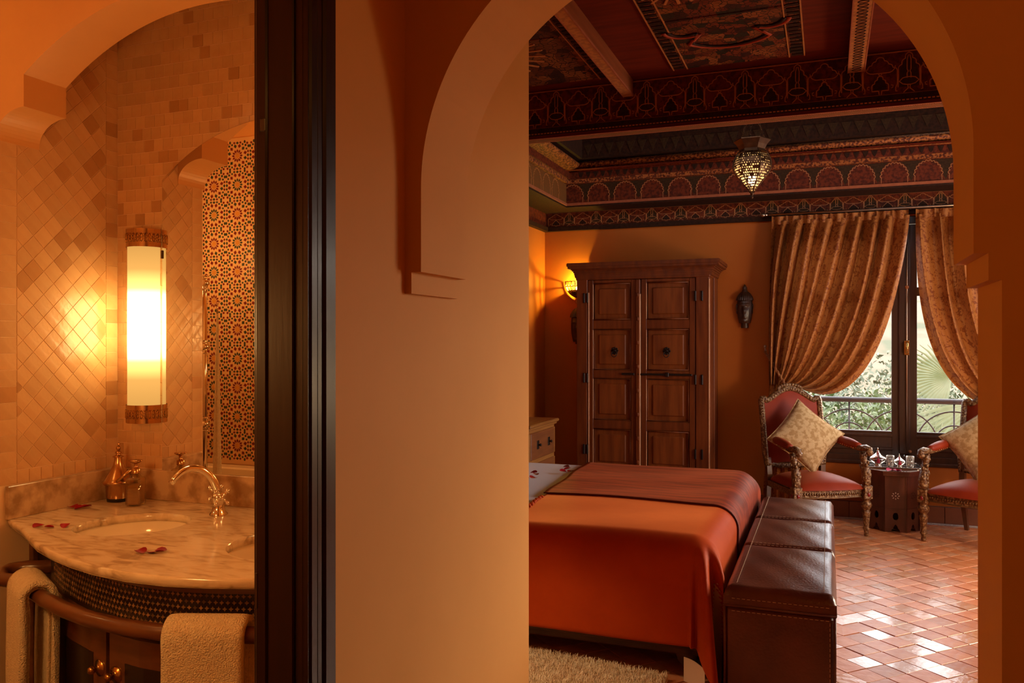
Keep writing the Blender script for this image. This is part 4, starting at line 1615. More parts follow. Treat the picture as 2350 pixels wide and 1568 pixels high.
m.tube([(bx0, by0, .415), (bx1, by0, .415), (bx1, by1, .415), (bx0, by1, .415)], .006, 6, closed=True)
m.build('leather_piping', m_leather, bn)
st = MB()
def stitches(a, c, up=(0, 0, 1), step=.021, ln=.013, r=.0013):
    a, c = Vector(a), Vector(c)
    n_ = int((c - a).length / step)
    d_ = (c - a).normalized()
    for i in range(n_):
        p = a + d_ * (i + .5) * step
        st.tube([p - d_ * ln / 2, p + d_ * ln / 2], r, 4, smooth=False)
zt = .5005
for y in cuts[1:3]:
    stitches((bx0 + .04, y - .022, zt), (bx1 - .045, y - .022, zt))
    stitches((bx0 + .04, y + .022, zt), (bx1 - .045, y + .022, zt))
stitches((bx0 + .05, by0 + .05, zt + .001), (bx0 + .05, by1 - .04, zt + .001))
stitches((bx1 - .045, by0 + .05, zt + .001), (bx1 - .045, by1 - .04, zt + .001))
stitches((bx0 + .03, by0 - .001, .448), (bx1 - .02, by0 - .001, .448))
stitches((bx0 + .03, by0 - .001, .394), (bx1 - .02, by0 - .001, .394))
stitches((bx1 - .022, by0 - .001, .39), (bx1 - .022, by0 - .001, .04))
stitches((bx0 + .02, by0 - .001, .05), (bx1 - .02, by0 - .001, .05))
stuff(st.build('white_stitching', m_stitch, bn))

# --- wardrobe
wd = thing('wardrobe', 'tall carved dark wood wardrobe with two panelled doors and cornice', 'wardrobe', (-1.57, 7.6, 0))
lw = -Vector((-1.57, 7.6, 0))
wx0, wx1, wf = -2.17, -.968, 7.375
m = MB()
m.box(wx0, wx1, wf + .02, 7.872, .06, 2.13, bev=.006)
m.build('carcass', m_oldwood, wd, lw)
for (a, c) in ((wx0, -2.068), (-1.085, wx1)):
    MB().box(a, c, wf - .012, wf + .03, .0, 2.13, bev=.006).build('corner_stile', m_oldwood, wd, lw)
MB().box(wx1 - .006, wx1 + .012, 7.62, 7.872, .06, 2.13, bev=.005).build('side_stile', m_oldwood, wd, lw)
m = MB()
m.box(wx0 - .008, wx1 + .008, wf - .018, 7.874, 2.115, 2.14, bev=.006)
pr = [(0, 2.135)] + [(.02 + .055 * (1 - math.cos(PI / 2 * i / 6)), 2.14 + .075 * math.sin(PI / 2 * i / 6)) for i in range(7)] + [(.088, 2.222), (.088, 2.236), (.098, 2.242), (.098, 2.262), (0, 2.262)]
# front run and two returns of the cornice, mitred by overlapping solids
for i in range(len(pr) - 2):
    (o0, z0), (o1, z1) = pr[i], pr[i + 1]
    if z1 - z0 > .0008:
        oo = max(o0, o1)
        m.box(wx0 - oo * .75, wx1 + oo, wf - oo, 7.874, z0, z1)
m.box(wx0 - .07, wx1 + .094, wf - .094, 7.874, 2.262, 2.268)
m.build('cornice', m_oldwood, wd, lw)
rows_ = [(.08, .33), (.40, .754), (.833, 1.217), (1.289, 1.665), (1.744, 2.085)]
for di, (a, c) in enumerate(((-2.064, -1.612), (-1.570, -1.090))):
    dr = MB()
    dr.box(a, a + .05, wf - .006, wf + .028, .05, 2.112, bev=.004)
    dr.box(c - .05, c, wf - .006, wf + .028, .05, 2.112, bev=.004)
    zz = .05
    for (z0, z1) in rows_ + [(2.112, 2.2)]:
        dr.box(a + .048, c - .048, wf - .004, wf + .026, zz, min(z0, 2.112), bev=.004)
        zz = z1
    door = dr.build('door', m_oldwood, wd, lw)
    for (z0, z1) in rows_:
        p = MB()
        p.box(a + .05, c - .05, wf + .014, wf + .026, z0, z1)
        p.box(a + .10, c - .10, wf + .002, wf + .020, z0 + .05, z1 - .05, bev=.012)
        p.build('door_panel', m_oldwood_panel, door)
        p = MB()
        p.tube([(a + .058, wf + .004, z0 + .008), (c - .058, wf + .004, z0 + .008), (c - .058, wf + .004, z1 - .008), (a + .058, wf + .004, z1 - .008)], .009, 6, closed=True)
        p.build('panel_moulding', m_oldwood, door)
        p = MB().box(a + .044, a + .052, wf - .009, wf + .002, z0 + .01, z1 - .01, bev=.002)
        p.build('worn_edge', m_worn, door)
    kx = (-1.813, -1.340)[di]
    p = MB()
    p.lathe([(.0, .0), (.012, .0), (.016, -.012), (.009, -.018), (0, -.02)], 14, axis='y')
    for k in range(8):
        t = 2 * PI * k / 8
        p.ball((.026 * math.cos(t), -.003, .026 * math.sin(t)), (.010, .004, .010), 8, 5)
    p.build('rosette_plate', m_iron, door, (kx, wf + .0, 1.465))
    p = MB().tube([(.024 * math.sin(t), -.014 - .006 * (1 - math.cos(t)), -.028 + .028 * math.cos(t)) for t in [2 * PI * i / 18 for i in range(18)]], .0035, 6, closed=True)
    p.build('ring_pull', m_iron, door, (kx, wf - .003, 1.465))
cs_ = MB().box(-1.618, -1.576, wf - .022, wf + .02, .05, 2.112, bev=.008).build('centre_strip', m_oldwood, wd, lw)
MB().box(-1.588, -1.572, wf - .024, wf - .004, .06, 1.98, bev=.004).build('worn_edge', m_worn, cs_)
for k in range(9):
    MB().ball((-1.598, wf - .024, .25 + k * .215), (.016, .010, .02), 8, 6).build('wooden_stud', m_oldwood, cs_)
MB().box(-2.062, -2.050, wf - .014, wf, .06, 2.0, bev=.003).build('worn_edge', m_worn, wd, lw)
MB().box(wx1 - .008, wx1 + .006, wf - .016, wf - .002, .06, 2.1, bev=.003).build('worn_edge', m_worn, wd, lw)
ib = MB()
ib.box(-1.60, -1.115, wf - .022, wf - .008, 1.246, 1.264, bev=.003)
ib.box(-1.35, -1.32, wf - .026, wf - .006, 1.235, 1.275, bev=.004)
ib.build('iron_bar', m_iron, wd, lw)
MB().box(-1.745, -1.63, wf - .022, wf - .006, 1.246, 1.266, bev=.003).build('iron_bar', m_iron, wd, lw)
for z in (.56, 1.215, 1.95):
    for x in (-2.10, -2.068, -1.088, -1.03):
        MB().box(x - .009, x + .009, wf - .022, wf - .008, z - .045, z + .045, bev=.004).build('hinge', m_iron, wd, lw)

# --- small chest of drawers at the left wall
ch = thing('chest_of_drawers', 'small honey-coloured wooden chest of drawers beyond the bed', 'chest', (-2.43, 6.55, 0))
lc2 = -Vector((-2.43, 6.55, 0))
m = MB()
m.box(-2.64, -2.23, 6.20, 6.88, .05, .85, bev=.006)
m.build('carcass', m_pine, ch, lc2)
m = MB()
m.box(-2.645, -2.195, 6.17, 6.915, .855, .882, bev=.008)
m.box(-2.64, -2.212, 6.19, 6.90, .835, .856, bev=.006)
m.build('top', m_pine, ch, lc2)
for (x, y) in ((-2.61, 6.24), (-2.26, 6.24), (-2.61, 6.84), (-2.26, 6.84)):
    MB().box(x - .025, x + .025, y - .025, y + .025, 0, .05, bev=.004).build('leg', m_pine, ch, lc2)
for k in range(3):
    z0 = .08 + k * .255
    dw = MB().box(-2.236, -2.216, 6.245, 6.835, z0, z0 + .22, bev=.006).build('drawer', m_pine_dark, ch, lc2)
    for y in (6.40, 6.68):
        q = MB()
        q.box(-.003, .003, -.022, .022, -.035, .035, bev=.002)
        q.lathe([(.006, 0), (.006, .012), (.013, .02), (.010, .028), (0, .030)], 10, axis='x')
        q.build('handle', m_iron, dw, (-2.213, y, z0 + .115))
    MB().box(-2.232, -2.222, 6.21, 6.24, z0, z0 + .22, bev=.003).build('edge_stile', m_pine, ch, lc2)
    MB().box(-2.232, -2.222, 6.84, 6.875, z0, z0 + .22, bev=.003).build('edge_stile', m_pine, ch, lc2)

# --- carved heads on the wall
def head(label, x, z, s_=1.0):
    root = thing('carved_mask', label, 'mask', (x, 7.888, z), 0, None)
    def fn(u, v):
        # half-round face: v 0 bottom .. 1 top
        a = PI * (u - .5)
        zc = -.15 + .26 * v
        w_ = .070 * (math.sin(PI * min(max(.16 + .62 * v, 0), 1)) ** .45)
        d_ = .062 * (math.sin(PI * min(.14 + .78 * v, 1)) ** .5)
        xx, yy = w_ * math.sin(a), -d_ * math.cos(a)
        fa_ = abs(a)
        nose = .026 * math.exp(-(a / .16) ** 2) * math.exp(-((v - .42) / .12) ** 2) * (1 if v < .5 else .8)
        eye = -.010 * math.exp(-((fa_ - .42) / .20) ** 2) * math.exp(-((v - .55) / .05) ** 2)
        lid = .007 * math.exp(-((fa_ - .42) / .2) ** 2) * math.exp(-((v - .54) / .022) ** 2)
        brow = .009 * math.exp(-((fa_ - .4) / .32) ** 2) * math.exp(-((v - .64) / .035) ** 2)
        lip = .010 * math.exp(-(a / .26) ** 2) * (math.exp(-((v - .25) / .025) ** 2) + math.exp(-((v - .19) / .025) ** 2))
        chin = .012 * math.exp(-(a / .35) ** 2) * math.exp(-((v - .07) / .06) ** 2)
        yy -= nose + eye + lid + brow + lip + chin
        return (xx * s_, yy * s_, zc * s_)
    MB().grid(fn, 30, 40).build('face', m_mask, root)
    def hair(u, v):
        a = PI * (u - .5)
        q = math.cos(PI / 2 * v) ** .62
        rd = 1 + .06 * math.cos(26 * a)
        return (.074 * q * math.sin(a) * rd * s_, -.072 * q * math.cos(a) * rd * s_, (.06 + .092 * v) * s_)
    MB().grid(hair, 52, 10).build('ridged_hair', m_mask, root)
    MB().lathe([(.026, .14), (.024, .155), (.018, .16), (.022, .175), (.013, .195), (0, .21)], 14, a0=PI, a1=2 * PI, c=(0, 0, 0)).build('topknot', m_mask, root)
    q = MB()
    q.lathe([(.034, -.195), (.036, -.185), (.032, -.15), (.034, -.13)], 16, a0=PI, a1=2 * PI)
    q.build('neck', m_mask, root)
    for sx in (-1, 1):
        q = MB()
        q.ball((sx * .070, -.016, .0), (.008, .012, .030), 10, 8)
        q.ball((sx * .068, -.016, -.045), (.007, .010, .020), 8, 6)
        q.build('ear', m_mask, root)
    root.scale = (1, 1, 1)
    return root
head('dark carved wooden head with ridged hair right of the wardrobe', -.715, 1.868)
head('dark carved wooden head half hidden left of the wardrobe', -2.30, 1.72, 1.15)

# --- corner wall lamp with a petal-shaped metal bowl
m_lampmetal = M('lamp_metal', (0.45, 0.30, 0.16), 0.3, 1.0)
m_bulb = emissive('lit_bulb', (1.0, .72, .34), 26)
cl = thing('corner_lamp', 'openwork metal bowl wall lamp glowing behind the wardrobe', 'lamp', (-2.30, 7.885, 2.07))
q = MB()
for k in range(11):
    a = PI + PI * k / 10
    c_, s_ = math.cos(a), math.sin(a)
    q.tube([(.135 * math.sin(PI / 2 * t) * c_, .135 * math.sin(PI / 2 * t) * s_, -.09 + .14 * (1 - math.cos(PI / 2 * t)) + .015 * t) for t in [i / 8 for i in range(9)]], .0042, 5)
for t in (.3, .55, .8, 1.0):
    rr_ = .135 * math.sin(PI / 2 * t)
    z = -.09 + .14 * (1 - math.cos(PI / 2 * t)) + .015 * t
    q.tube([(rr_ * math.cos(PI + PI * i / 24), rr_ * math.sin(PI + PI * i / 24), z + .006 * (i % 2)) for i in range(25)], .0045, 5)
q.ball((0, 0, -.10), (.03, .03, .03), 10, 6)
q.grid(lambda u, v: (.128 * math.sin(PI / 2 * .62 * v) * math.cos(PI + PI * u), .128 * math.sin(PI / 2 * .62 * v) * math.sin(PI + PI * u), -.088 + .14 * (1 - math.cos(PI / 2 * .62 * v)) + .012 * v), 20, 8)
q.build('openwork_bowl', m_lampmetal, cl)
MB().box(-.03, .03, -.012, 0, -.14, .02, bev=.004).build('wall_plate', m_lampmetal, cl)
MB().ball((0, -.055, -.01), (.022, .022, .03), 12, 8).build('bulb', m_bulb, cl)
lamp('corner_lamp_light', 'POINT', (-2.30, 7.835, 2.105), 19, (1.0, .74, .09), 0.012)

# --- hanging lantern
ln = thing('hanging_lantern', 'pierced metal lantern with lit bulb hanging by chains from the ceiling', 'lamp', (-.495, 6.0, 2.545))
m_lanternmetal = M('pierced_metal', (0.12, 0.05, 0.02), 0.4, .8, col2=(0.07, 0.028, 0.012), nscale=14)
m_milk = bpy.data.materials.new('milky_liner')
_nt, _N, _L = nodes_of(m_milk)
_N.remove(_N['Principled BSDF'])
_t = _N.new('ShaderNodeBsdfTranslucent')
_t.inputs[0].default_value = (.9, .72, .46, 1)
_g = _N.new('ShaderNodeBsdfTransparent')
_mx = _N.new('ShaderNodeMixShader')
_mx.inputs[0].default_value = .5
_L.new(_g.outputs[0], _mx.inputs[1])
_L.new(_t.outputs[0], _mx.inputs[2])
_L.new(_mx.outputs[0], _N['Material Output'].inputs[0])
bp_ = [(.012, .045), (.030, .075), (.062, .115), (.098, .160), (.122, .200), (.130, .240), (.122, .280), (.104, .312), (.090, .335)]
def rad(z):
    for (r0, z0), (r1, z1) in zip(bp_, bp_[1:]):
        if z0 <= z <= z1:
            t = (z - z0) / (z1 - z0)
            t2 = t
            return lerp(r0, r1, t2)
    return bp_[-1][0]
def hexr(a, r):
    k = PI / 3
    b_ = (a % k) - k / 2
    return r * (math.cos(k / 2) / math.cos(b_)) * .55 + r * .45
rl = random.Random(8)
def cell(m, c4, hole, n_=6):
    # quad cell with a roundish hole, bilinear in the four corners
    def bl(s, t):
        return tuple(c4[0][i] * (1 - s) * (1 - t) + c4[1][i] * s * (1 - t) + c4[2][i] * s * t + c4[3][i] * (1 - s) * t for i in range(3))
    o_ = [bl(0, 0), bl(1, 0), bl(1, 1), bl(0, 1)]
    cx_, cy_ = .5 + rl.uniform(-.06, .06), .5 + rl.uniform(-.06, .06)
    i_ = [bl(cx_ + hole * .5 * sx, cy_ + hole * .5 * sy) for sx, sy in ((-1, -.75), (.8, -1), (1, .8), (-.75, 1))]
    m.add(o_ + i_, [(0, 1, 5, 4), (1, 2, 6, 5), (2, 3, 7, 6), (3, 0, 4, 7)], 0, False)
NA, NZ = 46, 16
sh = MB()
for j in range(NZ):
    z0, z1 = lerp(.05, .31, j / NZ), lerp(.05, .31, (j + 1) / NZ)
    for i in range(NA):
        sh_ = .5 * (j % 2)
        a0, a1 = 2 * PI * (i + sh_) / NA, 2 * PI * (i + 1 + sh_) / NA
        r0, r1 = rad(z0), rad(z1)
        c4 = []
        for a, r_, z in ((a0, r0, z0), (a1, r0, z0), (a1, r1, z1), (a0, r1, z1)):
            rr2 = hexr(a, r_)
            c4.append((rr2 * math.cos(a), rr2 * math.sin(a), z))
        cell(sh, c4, rl.choice((.02, .35, .5, .62, .7, .74)) * (1 if j < NZ - 5 else .6))
shade = sh.build('pierced_shade', m_lanternmetal, ln)
li = MB()
li.lathe([(rad(z) * .93, z) for z in [lerp(.05, .31, i / 14) for i in range(15)]], 24, mod=lambda a, z: hexr(a, 1))
li.build('milky_liner', m_milk, shade)
rb = MB()
for k in range(6):
    a = PI / 3 * k
    rb.tube([(hexr(a, rad(z)) * 1.01 * math.cos(a), hexr(a, rad(z)) * 1.01 * math.sin(a), z) for z in [lerp(.045, .335, i / 16) for i in range(17)]], .0045, 5)
rb.build('shade_ribs', m_lanternmetal, ln)
cr = MB()
cr.lathe([(.092, .325), (.086, .345), (.100, .375), (.126, .405), (.126, .411), (.097, .378), (.083, .345)], 6, a0=0, a1=2 * PI, smooth=False)
cr.build('flared_crown', m_lanternmetal, ln)
MB().lathe([(0, 0), (.006, .004), (.010, .014), (.005, .022), (.012, .034), (.014, .05), (.006, .054)], 10).build('bottom_finial', m_lanternmetal, ln)
MB().ball((0, 0, .135), (.026, .026, .04), 12, 10).build('bulb', m_bulb, ln)
MB().tube([(0, 0, .18), (0, 0, .42)], .008, 8).build('bulb_holder', m_lanternmetal, ln)
cn = MB()
for k in range(3):
    a = 2 * PI * k / 3 + .5
    for i in range(9):
        t0, t1 = i / 9, (i + 1) / 9
        p0 = Vector((.105 * (1 - t0) * math.cos(a), .105 * (1 - t0) * math.sin(a), lerp(.40, .66, t0)))
        p1 = Vector((.105 * (1 - t1) * math.cos(a), .105 * (1 - t1) * math.sin(a), lerp(.40, .66, t1)))
        mid = (p0 + p1) / 2
        d_ = (p1 - p0) * .6
        sd = Vector((-math.sin(a), math.cos(a), 0)) * .006 if i % 2 else Vector((math.cos(a), math.sin(a), 0)) * .006
        cn.tube([mid - d_, mid - d_ * .4 + sd, mid + d_ * .4 + sd, mid + d_, mid + d_ * .4 - sd, mid - d_ * .4 - sd], .0018, 4, closed=True)
for i in range(6):
    z = .66 + i * .034
    sd = Vector((.006, 0, 0)) if i % 2 else Vector((0, .006, 0))
    c_ = Vector((0, 0, z + .017))
    cn.tube([c_ - Vector((0, 0, .02)), c_ + sd - Vector((0, 0, .01)), c_ + sd + Vector((0, 0, .01)), c_ + Vector((0, 0, .02)), c_ - sd + Vector((0, 0, .01)), c_ - sd - Vector((0, 0, .01))], .0018, 4, closed=True)
cn.build('chain', m_lanternmetal, ln)
MB().lathe([(.0, .835), (.03, .845), (.045, .875), (0, .876)], 14).build('ceiling_rose', m_lanternmetal, ln)
lamp('lantern_light', 'POINT', (-.495, 6.0, 2.545 + .20), 2.2, (1.0, .66, .32), 0.03)
# ================================================================== window, curtains, seats, outdoors
def curtain_mat():
    m = bpy.data.materials.new('damask_cloth')
    nt, N, L = nodes_of(m)
    b = N['Principled BSDF']
    b.inputs['Roughness'].default_value = .5
    b.inputs['Sheen Weight'].default_value = .3
    b.inputs['Specular IOR Level'].default_value = .25
    b.inputs['Sheen Roughness'].default_value = .3
    b.inputs['Sheen Tint'].default_value = (1, .62, .34, 1)
    tc = N.new('ShaderNodeTexCoord')
    n = N.new('ShaderNodeTexNoise')
    n.inputs['Scale'].default_value = 26
    n.inputs['Detail'].default_value = 2
    n.inputs['Distortion'].default_value = 1.4
    L.new(tc.outputs['Object'], n.inputs[0])
    r = N.new('ShaderNodeValToRGB')
    r.color_ramp.elements[0].position = .52
    r.color_ramp.elements[0].color = (.40, .135, .030, 1)
    r.color_ramp.elements[1].position = .60
    r.color_ramp.elements[1].color = (.22, .052, .010, 1)
    L.new(n.outputs[0], r.inputs[0])
    v = N.new('ShaderNodeTexVoronoi')
    v.inputs['Scale'].default_value = 95
    L.new(tc.outputs['Object'], v.inputs['Vector'])
    bp = N.new('ShaderNodeBump')
    bp.inputs['Strength'].default_value = .25
    bp.inputs['Distance'].default_value = .004
    L.new(v.outputs['Distance'], bp.inputs['Height'])
    L.new(r.outputs[0], b.inputs['Base Color'])
    L.new(bp.outputs[0], b.inputs['Normal'])
    t = N.new('ShaderNodeBsdfTranslucent')
    L.new(r.outputs[0], t.inputs[0])
    mx = N.new('ShaderNodeMixShader')
    mx.inputs[0].default_value = .10
    L.new(b.outputs[0], mx.inputs[1])
    L.new(t.outputs[0], mx.inputs[2])
    L.new(mx.outputs[0], N['Material Output'].inputs[0])
    return m
m_damask = curtain_mat()
m_rod = M('curtain_rod_metal', (0.55, 0.42, 0.32), .3, 1.0)
m_cord = M('tie_cord', (0.26, 0.08, 0.022), .6, col2=(.42, .17, .05), nscale=60)

# --- window frame with two sashes
win = struct(bpy.data.objects.new('window_1', None), 'tall dark wood two-leaf window to the balcony')
COL.objects.link(win)
f = MB()
f.box(WX0, WX0 + .07, 7.93, 8.02, WZ0, WZ1, bev=.004)
f.box(WX1 - .07, WX1, 7.93, 8.02, WZ0, WZ1, bev=.004)
f.box(WX0, WX1, 7.93, 8.02, WZ1 - .07, WZ1, bev=.004)
f.box(WX0, WX1, 7.90, 8.02, WZ0, WZ0 + .055, bev=.004)
f.build('window_frame', m_frame_wood, win)
MB().box(WX0 - .04, WX1 + .04, 7.885, 7.93, WZ0 - .025, WZ0 + .005, bev=.005).build('window_sill', m_frame_wood, win)
for (a, c) in ((WX0 + .07, .618), (.622, WX1 - .07)):
    s_ = MB()
    s_.box(a, a + .098, 7.935, 7.985, WZ0 + .045, WZ1 - .075, bev=.004)
    s_.box(c - .098, c, 7.935, 7.985, WZ0 + .045, WZ1 - .075, bev=.004)
    s_.box(a + .09, c - .09, 7.938, 7.982, WZ1 - .17, WZ1 - .075, bev=.004)
    s_.box(a + .09, c - .09, 7.938, 7.982, WZ0 + .045, WZ0 + .265, bev=.004)
    s_.box(a + .09, c - .09, 7.942, 7.978, 1.945, 2.02, bev=.004)
    sash = s_.build('sash', m_frame_wood, win)
    q = MB()
    q.box(a + .09, c - .09, 7.925, 7.94, WZ0 + .10, WZ0 + .125, bev=.004)
    q.box(a + .09, c - .09, 7.925, 7.94, WZ0 + .215, WZ0 + .24, bev=.004)
    q.build('rail_moulding', m_frame_wood, sash)
    for (z0, z1) in ((WZ0 + .265, 1.945), (2.02, WZ1 - .17)):
        MB().box(a + .098, c - .098, 7.958, 7.962, z0, z1).build('window_pane', m_glass, sash)
q = MB()
q.box(.575, .665, 7.915, 7.94, WZ0 + .07, WZ1 - .08, bev=.008)
q.build('meeting_stile', m_frame_wood, win)
q = MB()
q.tube([(.637, 7.905, WZ0 + .09), (.637, 7.905, WZ1 - .1)], .0065, 8)
bolt = q.build('espagnolette_rod', m_rod, win)
q = MB()
q.box(.617, .657, 7.895, 7.915, 1.43, 1.56, bev=.006)
q.tube([(.637, 7.89, 1.54), (.637, 7.865, 1.53), (.637, 7.862, 1.45)], .008, 8)
q.build('brass_handle', m_brass, bolt)
q = MB()
q.ball((.637, 7.905, 2.02), .016)
q.ball((.662, 7.905, .60), .014)
q.build('rod_keeper', m_cord, bolt)

# --- curtains
def curtain(name, label, T0, T1, edge_in, edge_out, gx0, gx1, gz, flip, seed, nf=9):
    NU, NV = 180, 60
    rr = random.Random(seed)
    ph = [rr.uniform(-.5, .5) for _ in range(6)]
    def pt(u, v):
        t = v
        # u: 0 = outer (wall side), 1 = inner (opening side)
        w_ = u ** 1.25
        p0 = (lerp(T0, T1, u), 2.625)
        p3 = (lerp(gx0, gx1, u), gz - .02 * u)
        p1 = (lerp(edge_out[0][0], edge_in[0][0], w_), lerp(edge_out[0][1], edge_in[0][1], w_))
        p2 = (lerp(edge_out[1][0], edge_in[1][0], w_), lerp(edge_out[1][1], edge_in[1][1], w_))
        x, z = bez(p0, p1, p2, p3, t)
        phase = 2 * PI * nf * u + .75 * math.sin(2 * PI * 2.3 * u + ph[4]) * min(1, 3 * t)
        pin = math.exp(-((2.625 - z) / .07) ** 2)
        amp = lerp(.070, .055, t) * (1 - .55 * pin) * (.85 + .3 * math.sin(2 * PI * 1.7 * u + ph[0]))
        f1 = math.sin(phase) + .28 * math.sin(2 * phase + ph[1] + 3 * t) + .35 * math.sin(phase * .5 + ph[2] + 2 * t)
        y = 7.775 + amp * f1 - .05 * t * t + .018 * u * math.sin(PI * t) * math.sin(phase * .37 + ph[3])
        x += (.012 * math.cos(phase) * (1 - t) + .006 * math.sin(phase * .6 + 5 * t)) * (1 if 0 < u < 1 else 0)
        return (x, y, z)
    def both(u, v):
        return pt(u, v)
    m = MB()
    m.grid(both, NU, NV)
    body = m.build(name, m_damask)
    tag(body, label, 'curtain')
    # heading tape with pinch pleats
    h = MB()
    def hd(u, v):
        x = lerp(T0, T1, u)
        c = math.cos(2 * PI * nf * u)
        return (x, 7.772 + .026 * c - .034 * max(0, math.cos(2 * PI * nf * u * 1.0)) ** 6, lerp(2.60, 2.672, v) - .006 * (1 - c) * .5)
    h.grid(hd, 140, 4)
    h.build('pleated_heading', m_damask, body)
    # tail below the tie
    g = MB()
    def tail(u, v):
        x = lerp(gx0, gx1, u) + (u - .5) * .12 * v
        return (x, 7.735 + .022 * math.sin(2 * PI * 5 * u + .6) * (.6 + .6 * v), lerp(gz, .05, v))
    g.grid(tail, 60, 12)
    g.build('curtain_tail', m_damask, body)
    return body
cl_ = curtain('curtain', 'gold-brown damask curtain swept to the left side of the window', -.470, .640, [(.560, 1.585), (.235, .86)], [(-.49, 2.2), (-.505, 1.60)], -.49, -.24, 1.17, 1, 3)
cr_ = curtain('curtain', 'rust-brown damask curtain at the right, partly behind the arch pier', 1.86, .695, [(.69, 1.78), (.80, 1.02)], [(1.88, 2.2), (1.86, 1.6)], 1.84, 1.40, 1.0, -1, 7, 8)
rod = thing('curtain_rod', 'thin pale metal curtain rod above the window', 'rod', (.68, 7.80, 2.69))
MB().tube([(-1.21, -.02, .0), (1.5, -.02, 0)], .0095, 8).build('rod_tube', m_rod, rod)
q = MB()
q.ball((-1.225, -.02, 0), .019)
q.tube([(-1.215, -.02, 0), (-1.19, -.02, 0)], .014, 8)
q.build('finial', m_rod, rod)
for x in (-1.12, -.02, 1.3):
    MB().tube([(x, -.02, 0), (x, .10, 0.0)], .007, 6).build('rod_bracket', m_rod, rod)
tb = thing('tie_back', 'twisted cord tie-back from a wall hook to the left curtain', 'tie-back', (-.53, 7.86, 1.46))
q = MB()
for k in range(2):
    q.tube([(lerp(0, .19, t / 30) + .006 * math.cos(t * .9 + k * PI), -lerp(.06, .245, t / 30), -lerp(0, .30, t / 30) + .006 * math.sin(t * .9 + k * PI)) for t in range(31)], .0085, 6)
q.build('twisted_cord', m_cord, tb)
q = MB()
q.tube([(0, .04, 0.01), (0, -.065, .01), (0, -.07, .035)], .007, 8)
q.ball((0, -.07, .045), .014)
q.build('wall_hook', m_rod, tb)
